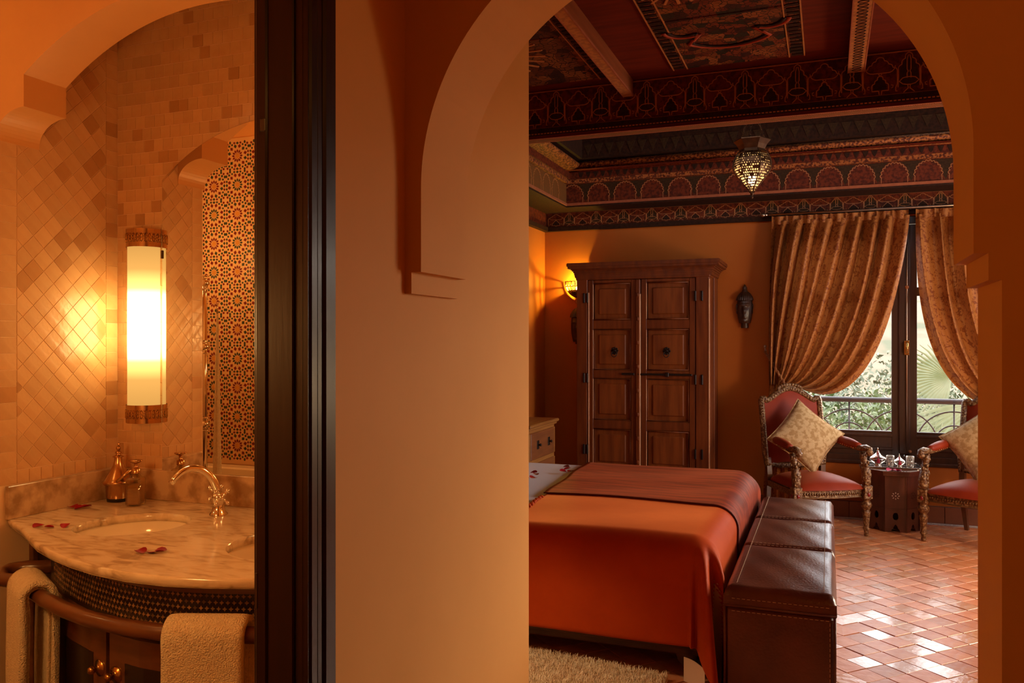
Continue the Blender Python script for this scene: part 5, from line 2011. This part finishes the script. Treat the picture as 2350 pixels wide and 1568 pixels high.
# --- armchairs
m_carvedwood = M('carved_gilt_wood', (0.13, 0.048, 0.014), .34, .2, col2=(0.34, 0.19, 0.08), nscale=55, detail=2, lo=.48, hi=.60, bump=.8, bscale=70)
m_chairwood = M('dark_chair_wood', (0.11, 0.035, 0.012), .35, col2=(.16, .06, .022), nscale=10, coat=.3)
m_relief = M('carved_relief', (0.24, 0.12, 0.045), .3, .45, col2=(.12, .05, .018), nscale=40)
m_seat = M('rust_seat_velvet', (0.30, 0.030, 0.006), .5, spec=.2, col2=(.24, .022, .004), nscale=5, sheen=.25, sheen_tint=(1, .35, .15))
m_nail = M('brass_nails', (.75, .48, .2), .25, 1.0)
m_jewel = M('red_stone', (.20, .01, .01), .12, coat=.5)
def make_chair(label, loc, rot):
    root = thing('carved_armchair', label, 'armchair', loc, rot, 'armchairs by the window')
    for sx in (-1, 1):
        # front leg: turned foot, square block with a red stone, leafy arm post
        m = MB()
        m.lathe([(0, 0), (.015, 0), (.019, .012), (.016, .03), (.020, .05), (.028, .06), (.022, .072), (.021, .09), (.030, .18), (.034, .192), (.028, .2), (.022, .21), (.036, .228), (.044, .248), (.038, .268), (.024, .282), (.034, .292), (.034, .30)], 16)
        leg = m.build('front_leg', m_carvedwood, root, (sx * .30, -.28, 0))
        MB().box(-.036, .036, -.036, .036, .298, .405, bev=.005).build('leg_block', m_carvedwood, leg)
        q = MB()
        q.ball((0, -.037, .335), (.014, .008, .018), 10, 6)
        q.ball((sx * .037, 0, .335), (.008, .014, .018), 10, 6)
        q.build('red_stone', m_jewel, leg)
        m = MB()
        path = [bez((0, 0, .40), (0, -.015, .50), (0, .035, .56), (0, .045, .665), t / 10) for t in range(11)]
        m.tube(path, [.034, .033, .034, .036, .034, .030, .026, .024, .025, .027, .03], 10)
        post = m.build('arm_post', m_carvedwood, root, (sx * .30, -.28, 0))
        q = MB()
        rr = random.Random(4)
        for k in range(34):
            t = rr.random()
            p = bez((0, 0, .41), (0, -.015, .50), (0, .035, .56), (0, .045, .665), t)
            a = rr.uniform(0, 2 * PI)
            R_ = .032 - .008 * t
            s_ = rr.uniform(.007, .013) * (1.25 - .4 * abs(t - .3))
            q.ball((p[0] + R_ * math.cos(a), p[1] + R_ * math.sin(a), p[2]), (s_, s_, s_ * 1.5), 6, 4)
        q.build('leaf_carving', m_relief, post)
        # arm with scroll and padded rest
        m = MB()
        ap = [(sx * .30, -.335, .665), (sx * .303, -.315, .692), (sx * .303, -.27, .700), (sx * .298, -.20, .690), (sx * .288, -.05, .695), (sx * .272, .12, .715), (sx * .262, .235, .735)]
        m.tube(ap, [.020, .027, .028, .024, .021, .021, .022], 10)
        m.ball((sx * .30, -.325, .668), (.030, .026, .026), 10, 8)
        arm = m.build('arm', m_carvedwood, root)
        q = MB()
        for k in range(14):
            a = 2 * PI * k / 14
            q.ball((sx * .30 + .030 * math.cos(a) * .9, -.300 + .028 * math.sin(a), .702), (.008, .008, .007), 6, 4)
        q.build('scroll_carving', m_relief, arm)
        m = MB()
        pp = [bez((sx * .297, -.185, .705), (sx * .290, -.08, .720), (sx * .280, .04, .725), (sx * .268, .15, .733), t / 12) for t in range(13)]
        m.tube(pp, [.012 + .026 * math.sin(PI * min(max(t / 12, .06), .94)) ** .4 for t in range(13)], 12)
        pad_ = m.build('arm_pad', m_seat, root)
        q = MB()
        for s2 in (-1, 1):
            for k in range(12):
                p = pp[min(k + 1, 11)]
                q.ball((p[0] + s2 * .034, p[1], p[2] - .020), .0042, 6, 4)
        q.build('nail_trim', m_nail, pad_)
        # rear leg
        m = MB()
        m.tube([(sx * .245, .37, 0), (sx * .245, .315, .20), (sx * .245, .29, .42), (sx * .25, .30, .56)], [.020, .026, .030, .028], 4, smooth=False)
        m.build('rear_leg', m_chairwood, root)
    # seat rails
    m = MB()
    fr = [(x, -.275 - .03 * math.cos(x / .27 * PI / 2)) for x in [lerp(-.265, .265, i / 16) for i in range(17)]]
    m.prism(fr + [(p[0], p[1] + .04) for p in reversed(fr)], .312, .378, 'z')
    rail = m.build('front_rail', m_carvedwood, root)
    q = MB()
    for k in range(26):
        x = lerp(-.25, .25, k / 25)
        y = -.275 - .03 * math.cos(x / .27 * PI / 2)
        q.ball((x, y - .002, .345), (.0085, .006, .012), 6, 4)
    q.tube([(p[0], p[1] - .003, .316) for p in fr], .006, 6)
    q.build('rail_carving', m_relief, rail)
    for sx in (-1, 1):
        m = MB()
        m.tube([(sx * .29, -.26, .345), (sx * .25, .29, .345)], .034, 4, smooth=False, squash=.55, up=(1, 0, 0))
        m.build('side_rail', m_carvedwood, root)
    MB().box(-.245, .245, .275, .305, .312, .378).build('rear_rail', m_chairwood, root)
    # seat cushion
    def seat(u, v):
        y = lerp(-.30, .285, v)
        hw = lerp(.285, .245, v)
        x = lerp(-hw, hw, u)
        y2 = y - (.028 * math.cos((2 * u - 1) * PI / 2) * (1 - v))
        e = (1 - (2 * u - 1) ** 6) * (1 - (2 * v - 1) ** 6)
        return (x, y2, .378 + .055 * max(e, 0) ** .5 + .050 * math.sin(PI * u) * math.sin(PI * v) ** .8)
    m = MB()
    m.grid(seat, 24, 24)
    m.box(-.24, .24, -.28, .27, .365, .38)
    st_ = m.build('seat', m_seat, root)
    q = MB()
    for k in range(40):
        x = lerp(-.268, .268, k / 39)
        q.ball((x, -.279 - .030 * math.cos(x / .27 * PI / 2), .384), .0058, 6, 4)
    q.build('nail_trim', m_nail, st_)
    # back
    def bk(x, z, d=0.0):
        # point on the raked back plane
        return (x, .285 + (z - .45) * .17 + d, z)
    def topz(x):
        q_ = abs(x) / .265
        return 1.035 + .105 * (math.cos(min(q_, .86) / .86 * PI / 2) ** 1.3) + (.022 if q_ > .86 else 0)
    outer = [(-.262, .50)] + [(-.268, .50 + (.54) * i / 6) for i in range(1, 7)]
    outer += [(x, topz(x)) for x in [lerp(-.262, .262, i / 24) for i in range(25)]]
    outer += [(.268, .50 + .54 * i / 6) for i in range(6, 0, -1)] + [(.262, .50)]
    cl3 = [bk(x, z) for x, z in outer]
    m = MB()
    m.tube(cl3 + [bk(.13, .492), bk(-.13, .492)], .026, 8, closed=True)
    bf = m.build('back_frame', m_carvedwood, root)
    q = MB()
    for i in range(len(cl3) - 1):
        a, c = Vector(cl3[i]), Vector(cl3[i + 1])
        n_ = max(1, int((c - a).length / .02))
        for k in range(n_):
            p = a + (c - a) * (k / n_)
            q.ball((p.x, p.y - .025, p.z), (.0085, .006, .0085), 6, 4)
    q.build('frame_carving', m_relief, bf)
    q = MB()
    for k in range(13):
        a = PI * k / 12
        for rr_, s_ in ((.085, .017), (.045, .014)):
            q.ball(bk(rr_ * math.cos(a) * 1.25, 1.135 + .040 * math.sin(a) * rr_ / .085, -.012), (s_, s_ * .8, s_ * .9), 8, 5)
    q.build('carved_crest', m_carvedwood, bf)
    def pan(u, v, s_):
        x = lerp(-.245, .245, u)
        zt = topz(x) - .012
        z = lerp(.505, zt, v)
        b = (1 - (2 * u - 1) ** 4) * (1 - (2 * v - 1) ** 4)
        return bk(x, z, -s_ * .022 * b - s_ * .004)
    m = MB()
    for s_ in (1, -1):
        m.grid(lambda u, v, s_=s_: pan(u, v, s_), 16, 16)
    bp2 = m.build('back_panel', m_seat, root)
    return root
ch1 = make_chair('carved gilt armchair in rust velvet left of the small table', (-.114, 7.262, 0), math.radians(30))
ch2 = copy_tree(ch1)
ch2.location = (1.095, 7.25, 0)
ch2.rotation_euler = (0, 0, math.radians(-30))
ch2['label'] = 'carved gilt armchair right of the table, cut off by the arch pier'

# --- scatter cushions
m_tweed = M('beige_damask', (0.64, 0.43, 0.22), .85, spec=.2, col2=(0.46, 0.27, 0.11), nscale=32, detail=4, lo=.46, hi=.58, bump=.5, bscale=160, sheen=.2)
def cushion(label, chair, rz, tilt, lx, ly, lz, size=.44):
    m = MB()
    def f_(u, v, s_):
        a, c = 2 * u - 1, 2 * v - 1
        q = max(0, (1 - a * a)) ** .5 * max(0, (1 - c * c)) ** .5
        return (a * size / 2 * (1 - .09 * (1 - c * c)), s_ * .085 * q ** .9, c * size / 2 * (1 - .09 * (1 - a * a)))
    for s_ in (-1, 1):
        m.grid(lambda u, v, s_=s_: f_(u, v, s_), 20, 20)
    M_ = Matrix.Translation(chair.location) @ Matrix.Rotation(chair.rotation_euler.z, 4, 'Z') @ Matrix.Translation((lx, ly, lz)) @ Matrix.Rotation(-.3 * chair.rotation_euler.z, 4, 'Z') @ Matrix.Rotation(tilt, 4, 'X') @ Matrix.Rotation(rz, 4, 'Y')
    o = m.build('scatter_cushion', m_tweed)
    o.location = M_.to_translation()
    o.rotation_euler = M_.to_euler()
    tag(o, label, 'cushion', 'beige cushions on the armchairs')
    q = MB()
    ed = [f_(u, 0, 1) for u in [i / 12 for i in range(13)]] + [f_(1, v, 1) for v in [i / 12 for i in range(1, 13)]] + [f_(1 - u, 1, 1) for u in [i / 12 for i in range(1, 13)]] + [f_(0, 1 - v, 1) for v in [i / 12 for i in range(1, 12)]]
    q.tube([(p[0], 0, p[2]) for p in ed], .005, 6, closed=True)
    q.build('cushion_piping', m_tweed, o)
    return o
cushion('beige cushion standing on its corner against the left armchair back', ch1, math.radians(41), math.radians(-22), -.015, .095, .757, .465)
cushion('beige cushion on the right armchair, half hidden by the pier', ch2, math.radians(50), math.radians(-22), .0, .10, .755, .475)

# --- octagonal table
m_tblwood = M('dark_red_cedar', (0.105, 0.026, 0.014), .3, col2=(.065, .015, .009), nscale=4, stretch=(6, 6, .8), coat=.35)
m_inlay = M('pearl_inlay', (.72, .60, .48), .3)
m_hole = M('table_inside', (.05, .014, .007), .6)
tb_ = thing('octagonal_table', 'small octagonal cedar table with pierced panels and pearl inlay', 'table', (.50, 7.585, 0), .07)
AP, TZ = .195, .462
wside = 2 * AP * math.tan(PI / 8)
def panel_mesh():
    m = MB()
    hole1 = [(.021 * math.cos(t), .125 + (.034 if math.sin(t) > 0 else .026) * abs(math.sin(t)) ** .8 * (1 if math.sin(t) > 0 else -1)) for t in [2 * PI * i / 20 for i in range(20)]]
    arch_ = [(-.034, 0), (-.030, .02), (-.018, .03), (-.012, .05), (0, .062), (.012, .05), (.018, .03), (.030, .02), (.034, 0)]
    outer = [(-wside / 2, 0)] + arch_ + [(wside / 2, 0), (wside / 2, TZ), (-wside / 2, TZ)]
    bm = bmesh.new()
    ed = []
    loops = [outer, hole1]
    for lp in loops:
        vs = [bm.verts.new((p[0], p[1], 0)) for p in lp]
        ed += [bm.edges.new((vs[i - 1], vs[i])) for i in range(len(vs))]
    bmesh.ops.triangle_fill(bm, edges=ed, use_beauty=True)
    bm.verts.index_update()
    V_ = [(v.co.x, v.co.y) for v in bm.verts]
    F_ = [tuple(v.index for v in f_.verts) for f_ in bm.faces]
    bm.free()
    m.add([(x, 0, z) for x, z in V_], F_)
    m.add([(x, .014, z) for x, z in V_], F_)
    for lp in loops:
        k = len(lp)
        m.add([(x, 0, z) for x, z in lp] + [(x, .014, z) for x, z in lp], [(i, (i + 1) % k, k + (i + 1) % k, k + i) for i in range(k)])
    m.box(-wside / 2 + .004, wside / 2 - .004, -.004, .001, .185, .191)
    m.box(-wside / 2, -wside / 2 + .007, -.005, .001, 0, TZ)
    m.box(wside / 2 - .007, wside / 2, -.005, .001, 0, TZ)
    return m.mesh('side_panel', m_tblwood)
pm = panel_mesh()
im = MB()
for k in range(8):
    a = 2 * PI * k / 8
    im.prism([(.024 * math.cos(a) + .0075 * math.cos(a) * math.cos(t) - .0042 * math.sin(a) * math.sin(t), .295 + .024 * math.sin(a) + .0075 * math.sin(a) * math.cos(t) + .0042 * math.cos(a) * math.sin(t)) for t in [2 * PI * i / 6 for i in range(6)]], -.0015, .0005, 'y')
im.prism([(.006 * math.cos(t), .295 + .006 * math.sin(t)) for t in [2 * PI * i / 6 for i in range(6)]], -.0015, .0005, 'y')
ime = im.mesh('flower_inlay', m_inlay)
imd = im.mesh('flower_cutout', m_hole)
for k in range(8):
    a = k * PI / 4
    p = put('side_panel', pm, tb_, (AP * math.sin(a), -AP * math.cos(a), 0), (0, 0, a))
    put('flower_inlay' if k % 2 == 0 else 'flower_cutout', ime if k % 2 == 0 else imd, p)
t = MB()
def octa(r, rot=PI / 8):
    return [(r / math.cos(PI / 8) * math.cos(rot + i * PI / 4), r / math.cos(PI / 8) * math.sin(rot + i * PI / 4)) for i in range(8)]
t.prism(octa(.235), TZ, .486, 'z')
t.prism(octa(.245), .486, .500, 'z')
top = t.build('table_top', m_tblwood, tb_)
q = MB()
for i in range(8):
    o8 = octa(.232)
    a, c = Vector((*o8[i], .5)), Vector((*o8[(i + 1) % 8], .5))
    for k in range(9):
        p = a + (c - a) * ((k + .5) / 9)
        d_ = (c - a).normalized()
        nrm = Vector((-d_.y, d_.x, 0))
        q.add([tuple(p - d_ * .006), tuple(p + d_ * .004), tuple(p + d_ * .010 + nrm * .022), tuple(p + nrm * .022)], [(0, 1, 2, 3)])
        for vi in range(-4, 0):
            q.v[vi] = (q.v[vi][0], q.v[vi][1], .5006)
q.build('edge_inlay', m_inlay, top)

m_silver = M('polished_silver', (.86, .80, .74), .14, 1.0, bump=.15, bscale=60)
m_tassel = M('crimson_tassel', (.42, .004, .03), .6)
m_tumbler = thin_glass('tumbler_glass', (.93, .90, .86), .6)
m_tumbler_line = M('tumbler_cut', (.80, .72, .64), .1)
def at_table(x, y, z):
    v = Matrix.Translation(tb_.location) @ Matrix.Rotation(.07, 4, 'Z') @ Vector((x, y, z))
    return tuple(v)
tray = thing('serving_tray', 'silver serving tray on the octagonal table', 'tray', at_table(0, .035, .5012), .07)
t = MB()
def rr_(hx, hy, r, n=5):
    out = []
    for cx_, cy_, a0 in ((hx - r, hy - r, 0), (-hx + r, hy - r, PI / 2), (-hx + r, -hy + r, PI), (hx - r, -hy + r, 1.5 * PI)):
        out += [(cx_ + r * math.cos(a0 + PI / 2 * i / n), cy_ + r * math.sin(a0 + PI / 2 * i / n)) for i in range(n + 1)]
    return out
t.prism(rr_(.205, .145, .03), 0, .004, 'z')
k_ = len(rr_(.205, .145, .03))
a_, b_ = rr_(.205, .145, .03), rr_(.222, .160, .036)
t.add([(p[0], p[1], .004) for p in a_] + [(p[0], p[1], .014) for p in b_] + [(p[0], p[1], .010) for p in b_], [(i, (i + 1) % k_, k_ + (i + 1) % k_, k_ + i) for i in range(k_)] + [(k_ + i, k_ + (i + 1) % k_, 2 * k_ + (i + 1) % k_, 2 * k_ + i) for i in range(k_)], 0, True)
t.build('tray_plate', m_silver, tray)
t = MB().tube([(p[0], p[1], .0135) for p in b_], .0035, 6, closed=True)
t.build('tray_rim', m_silver, tray)
def pot(label, x, y, s, col):
    root = thing('lidded_bowl', label, 'bowl', at_table(x, y, .5060), 0)
    MB().lathe([(r * s, z * s) for r, z in [(0, 0), (.034, 0), (.036, .006), (.026, .012), (.030, .018), (.062, .036), (.078, .058), (.080, .068), (.082, .070), (.076, .071)]], 24).build('bowl_body', m_silver, root)
    l = MB().lathe([(r * s, z * s) for r, z in [(.083, .070), (.082, .074), (.070, .086), (.045, .102), (.024, .118), (.012, .130), (.012, .134), (.016, .138), (.010, .143), (.006, .150), (.008, .156), (.003, .172), (0, .178)]], 24)
    l.build('pointed_lid', m_silver, root)
    q = MB()
    q.tube([(.0, -.012 * s, .135 * s), (-.004, -.030 * s, .120 * s), (-.003, -.055 * s, .100 * s), (0, -.083 * s, .080 * s)], .003, 6)
    q.lathe([(.004, .082 * s), (.008, .078 * s), (.010, .068 * s), (.016, .036 * s), (0, .034 * s)], 10, c=(0, -.088 * s, 0))
    q.build('tassel', m_tassel, root)
pot('large silver lidded bowl with crimson tassel on the tray', -.105, .035, .86, 0)
pot('small silver lidded bowl with crimson tassel between the glasses', .060, .03, .60, 0)
def tumbler(label, x, y):
    root = thing('tea_glass', label, 'glass', at_table(x, y, .5060), 0, 'tea glasses on the tray')
    m = MB().lathe([(0, .004), (.024, .004), (.0245, .008), (.0315, .094), (.0325, .094), (.0275, .003), (.024, 0), (0, 0)], 20)
    m.build('glass_body', m_tumbler, root)
    q = MB()
    for k in range(12):
        a = 2 * PI * k / 12
        q.tube([(lerp(.0272, .0318, t_ / 2) * math.cos(a), lerp(.0272, .0318, t_ / 2) * math.sin(a), lerp(.012, .088, t_ / 2)) for t_ in range(3)], .0011, 4)
    for z in (.012, .048, .088):
        r_ = lerp(.0272, .032, (z - .012) / .076)
        q.tube([(r_ * math.cos(2 * PI * i / 16), r_ * math.sin(2 * PI * i / 16), z) for i in range(16)], .0011, 4, closed=True)
    q.build('etched_lines', m_tumbler_line, root)
tumbler('patterned tea glass between the two silver bowls', -.015, -.01)
tumbler('patterned tea glass right of the small silver bowl', .135, -.015)
m_pink = M('magenta_petal', (.62, .008, .10), .5)
for i, (x, y, l_) in enumerate(((-.045, -.205, 'left magenta petal on the front edge of the octagonal table'), (-.012, -.21, 'middle magenta petal on the front edge of the octagonal table'), (.02, -.20, 'right magenta petal on the front edge of the octagonal table'))):
    o = petal(*at_table(x, y, .502), l_, 'petals on the octagonal table', 1.4)
    o.data = o.data.copy()
    o.data.materials[0] = m_pink

# --- outdoors
m_rail = M('railing_paint', (.045, .042, .05), .45, .2)
m_stone = M('balcony_stone', (.40, .30, .22), .8)
struct(MB().box(-2.5, 3.5, 8.14, 9.0, -.15, -.01).build('balcony_floor', m_stone))
rl_ = thing('balcony_railing', 'grey iron balcony railing with overlapping arcs outside the window', 'railing', (.65, 8.72, 0))
MB().tube([(-3, 0, .985), (3, 0, .985)], .027, 10).build('handrail', m_rail, rl_)
MB().tube([(-3, 0, .12), (3, 0, .12)], .012, 6).build('bottom_rail', m_rail, rl_)
bar = MB().tube([(0, 0, .12), (0, 0, .97)], .009, 6).mesh('upright', m_rail)
arcb = MB()
arcb.tube([(.32 * math.cos(PI * i / 24), 0, .57 + .32 * math.sin(PI * i / 24)) for i in range(25)], .0075, 6)
arcb.tube([(.32, 0, .57), (.32, 0, .12)], .0075, 6)
arcb.tube([(-.32, 0, .57), (-.32, 0, .12)], .0075, 6)
arcm = arcb.mesh('iron_arc', m_rail)
arcs2 = MB().tube([(.155 * math.cos(PI * i / 18), 0, .605 + .155 * math.sin(PI * i / 18)) for i in range(19)], .0075, 6).mesh('small_iron_arc', m_rail)
for k in range(-4, 5):
    x = -.456 + .455 * k + .455
    put('upright', bar, rl_, (x, 0, 0))
    put('iron_arc', arcm, rl_, (x, 0, 0))
    put('small_iron_arc', arcs2, rl_, (x, 0, 0))

m_hill = M('dry_hillside', (.15, .098, .062), .95, col2=(.06, .065, .032), nscale=.35, detail=6, lo=.50, hi=.64)
def hillf(u, v):
    x, y = lerp(-60, 90, u), lerp(9.3, 120, v)
    z = -3.2 + 0.0 * y
    if y > 22:
        z += (y - 22) * .155
    z += 1.0 * math.sin(x * .13 + 1) * math.sin(y * .11) * min(1, (y - 9) / 25)
    return (x, y, z)
struct(MB().grid(hillf, 60, 50).build('hillside', m_hill))
def leaf_mat(name, c1, c2):
    m = M(name, c1, .55, col2=c2, nscale=3, rnd=.12)
    return m
m_leaf = [leaf_mat('olive_leaf', (.034, .050, .015), (.058, .072, .024)), leaf_mat('green_leaf', (.036, .062, .009), (.070, .100, .018)), leaf_mat('pale_leaf', (.050, .062, .030), (.078, .09, .045))]
def shrub(label, x, y, z, r, h, mi, seed, n=900):
    rr = random.Random(seed)
    root = thing('leafy_shrub', label, 'shrub', (x, y, z), 0, 'shrubs below the balcony')
    m = MB()
    for k in range(n):
        a, b = rr.uniform(0, 2 * PI), math.acos(rr.uniform(-.5, 1))
        q = rr.uniform(.65, 1.0) * (1 + .22 * math.sin(3 * a + seed) * math.sin(2 * b))
        p = Vector((r * q * math.sin(b) * math.cos(a), r * q * math.sin(b) * math.sin(a), h * .5 + h * .5 * q * math.cos(b)))
        s_ = rr.uniform(.030, .060) * (r / 1.2) ** .4
        d1 = Vector((rr.uniform(-1, 1), rr.uniform(-1, 1), rr.uniform(-1, 1))).normalized() * s_
        d2 = d1.cross(Vector((rr.uniform(-1, 1), rr.uniform(-1, 1), rr.uniform(-1, 1)))).normalized() * s_ * .45
        m.add([tuple(p - d1), tuple(p + d2), tuple(p + d1), tuple(p - d2)], [(0, 1, 2, 3)])
    stuff(m.build('foliage', m_leaf[mi], root))
    MB().tube([(0, 0, -1.2), (.05, 0, h * .4)], [.07, .04], 6).build('stem', m_bedwood, root)
for i, (x, y, z, r, h, mi, l_) in enumerate((
        (-.55, 11.8, -1.7, 1.3, 2.5, 1, 'bright green shrub beyond the railing at the left pane'),
        (.55, 12.6, -1.9, 1.2, 2.75, 1, 'leafy green shrub beyond the railing behind the window post'),
        (.20, 15.5, -2.6, 2.0, 3.9, 2, 'grey-green shrub higher up in the left pane'),
        (1.9, 14.5, -2.4, 1.6, 3.3, 0, 'olive shrub behind the palm in the right pane'),
        (-2.2, 14.0, -2.4, 1.8, 3.3, 0, 'olive shrub hidden by the left curtain'),
        (3.2, 13.0, -2.0, 1.4, 3.0, 1, 'green shrub at the far right behind the curtain'),
        (1.3, 20.0, -3.0, 2.2, 4.3, 2, 'distant pale shrub below the hillside'),
        (-1.0, 21.0, -3.0, 2.3, 4.2, 0, 'distant olive shrub below the hillside'))):
    shrub(l_, x, y, z, r, h, mi, 30 + i, 4500 if y < 16 else 2500)
m_palm = M('palm_leaf', (.075, .095, .03), .45, col2=(.13, .14, .06), nscale=5)
pl = thing('fan_palm', 'fan palm with spiky pale green leaves outside the right pane', 'palm', (1.78, 10.9, -2.0))
MB().tube([(0, 0, -1.3), (.05, 0, 1.2), (0, 0, 2.55)], [.16, .13, .12], 10).build('trunk', m_bedwood, pl)
rp = random.Random(12)
for (hx, hy, hz, n1, n2, ln_) in ((-.20, -.25, 2.84, (0, -1, .15), (.05, 0, -1), 1.05), (-.45, -.1, 3.12, (0, -.9, .35), (-.9, 0, .15), .72), (.30, -.2, 3.3, (.1, -.9, .4), (.4, 0, .9), .9), (.45, -.1, 2.7, (.2, -1, .2), (.8, 0, -.6), .9), (.2, .5, 3.3, (0, .6, .7), (.3, .5, .8), .8), (-.42, .2, 2.55, (-.3, -.8, .3), (-.7, 0, -.7), .6)):
    N_ = Vector(n1).normalized()
    D_ = Vector(n2)
    D_ = (D_ - N_ * D_.dot(N_)).normalized()
    S_ = N_.cross(D_)
    H_ = Vector((hx, hy, hz))
    m = MB()
    for k in range(26):
        a = lerp(-1.5, 1.5, k / 25)
        dr_ = D_ * math.cos(a) + S_ * math.sin(a)
        sd = N_.cross(dr_)
        L_ = ln_ * (1 - .12 * abs(a)) * rp.uniform(.9, 1.05)
        pts_ = []
        for q in (0.03, .35, .7, 1.0):
            w_ = .022 * math.sin(PI * min(q + .12, 1)) + .003
            c_ = H_ + dr_ * L_ * q + N_ * (.05 * q * q) * L_ - Vector((0, 0, .20 * q ** 3 * L_))
            pts_ += [tuple(c_ - sd * w_), tuple(c_ + N_ * .008), tuple(c_ + sd * w_)]
        m.add(pts_, [(3 * j + e, 3 * j + e + 1, 3 * j + e + 4, 3 * j + e + 3) for j in range(3) for e in range(2)], 0, False)
    lf = m.build('palm_frond', m_palm, pl)
    MB().tube([(0, 0, 2.5), tuple(H_ * .6 + Vector((0, 0, 1.05))), tuple(H_)], .014, 5).build('frond_stalk', m_palm, lf)
m_adobe = M('far_adobe', (.19, .11, .075), .9)
hs = thing('adobe_house', 'small pinkish adobe house far away on the slope', 'house', (-.6, 44.0, -.45))
MB().box(-1.4, 1.0, 0, 2, -1.0, 1.05).build('house_wall', m_adobe, hs)
MB().box(-1.5, 1.1, -.1, 2.1, 1.05, 1.2).build('flat_roof', m_stone, hs)
for x in (-.9, -.1, .6):
    MB().box(x - .14, x + .14, -.03, .02, .3, .75).build('house_window', m_black, hs)
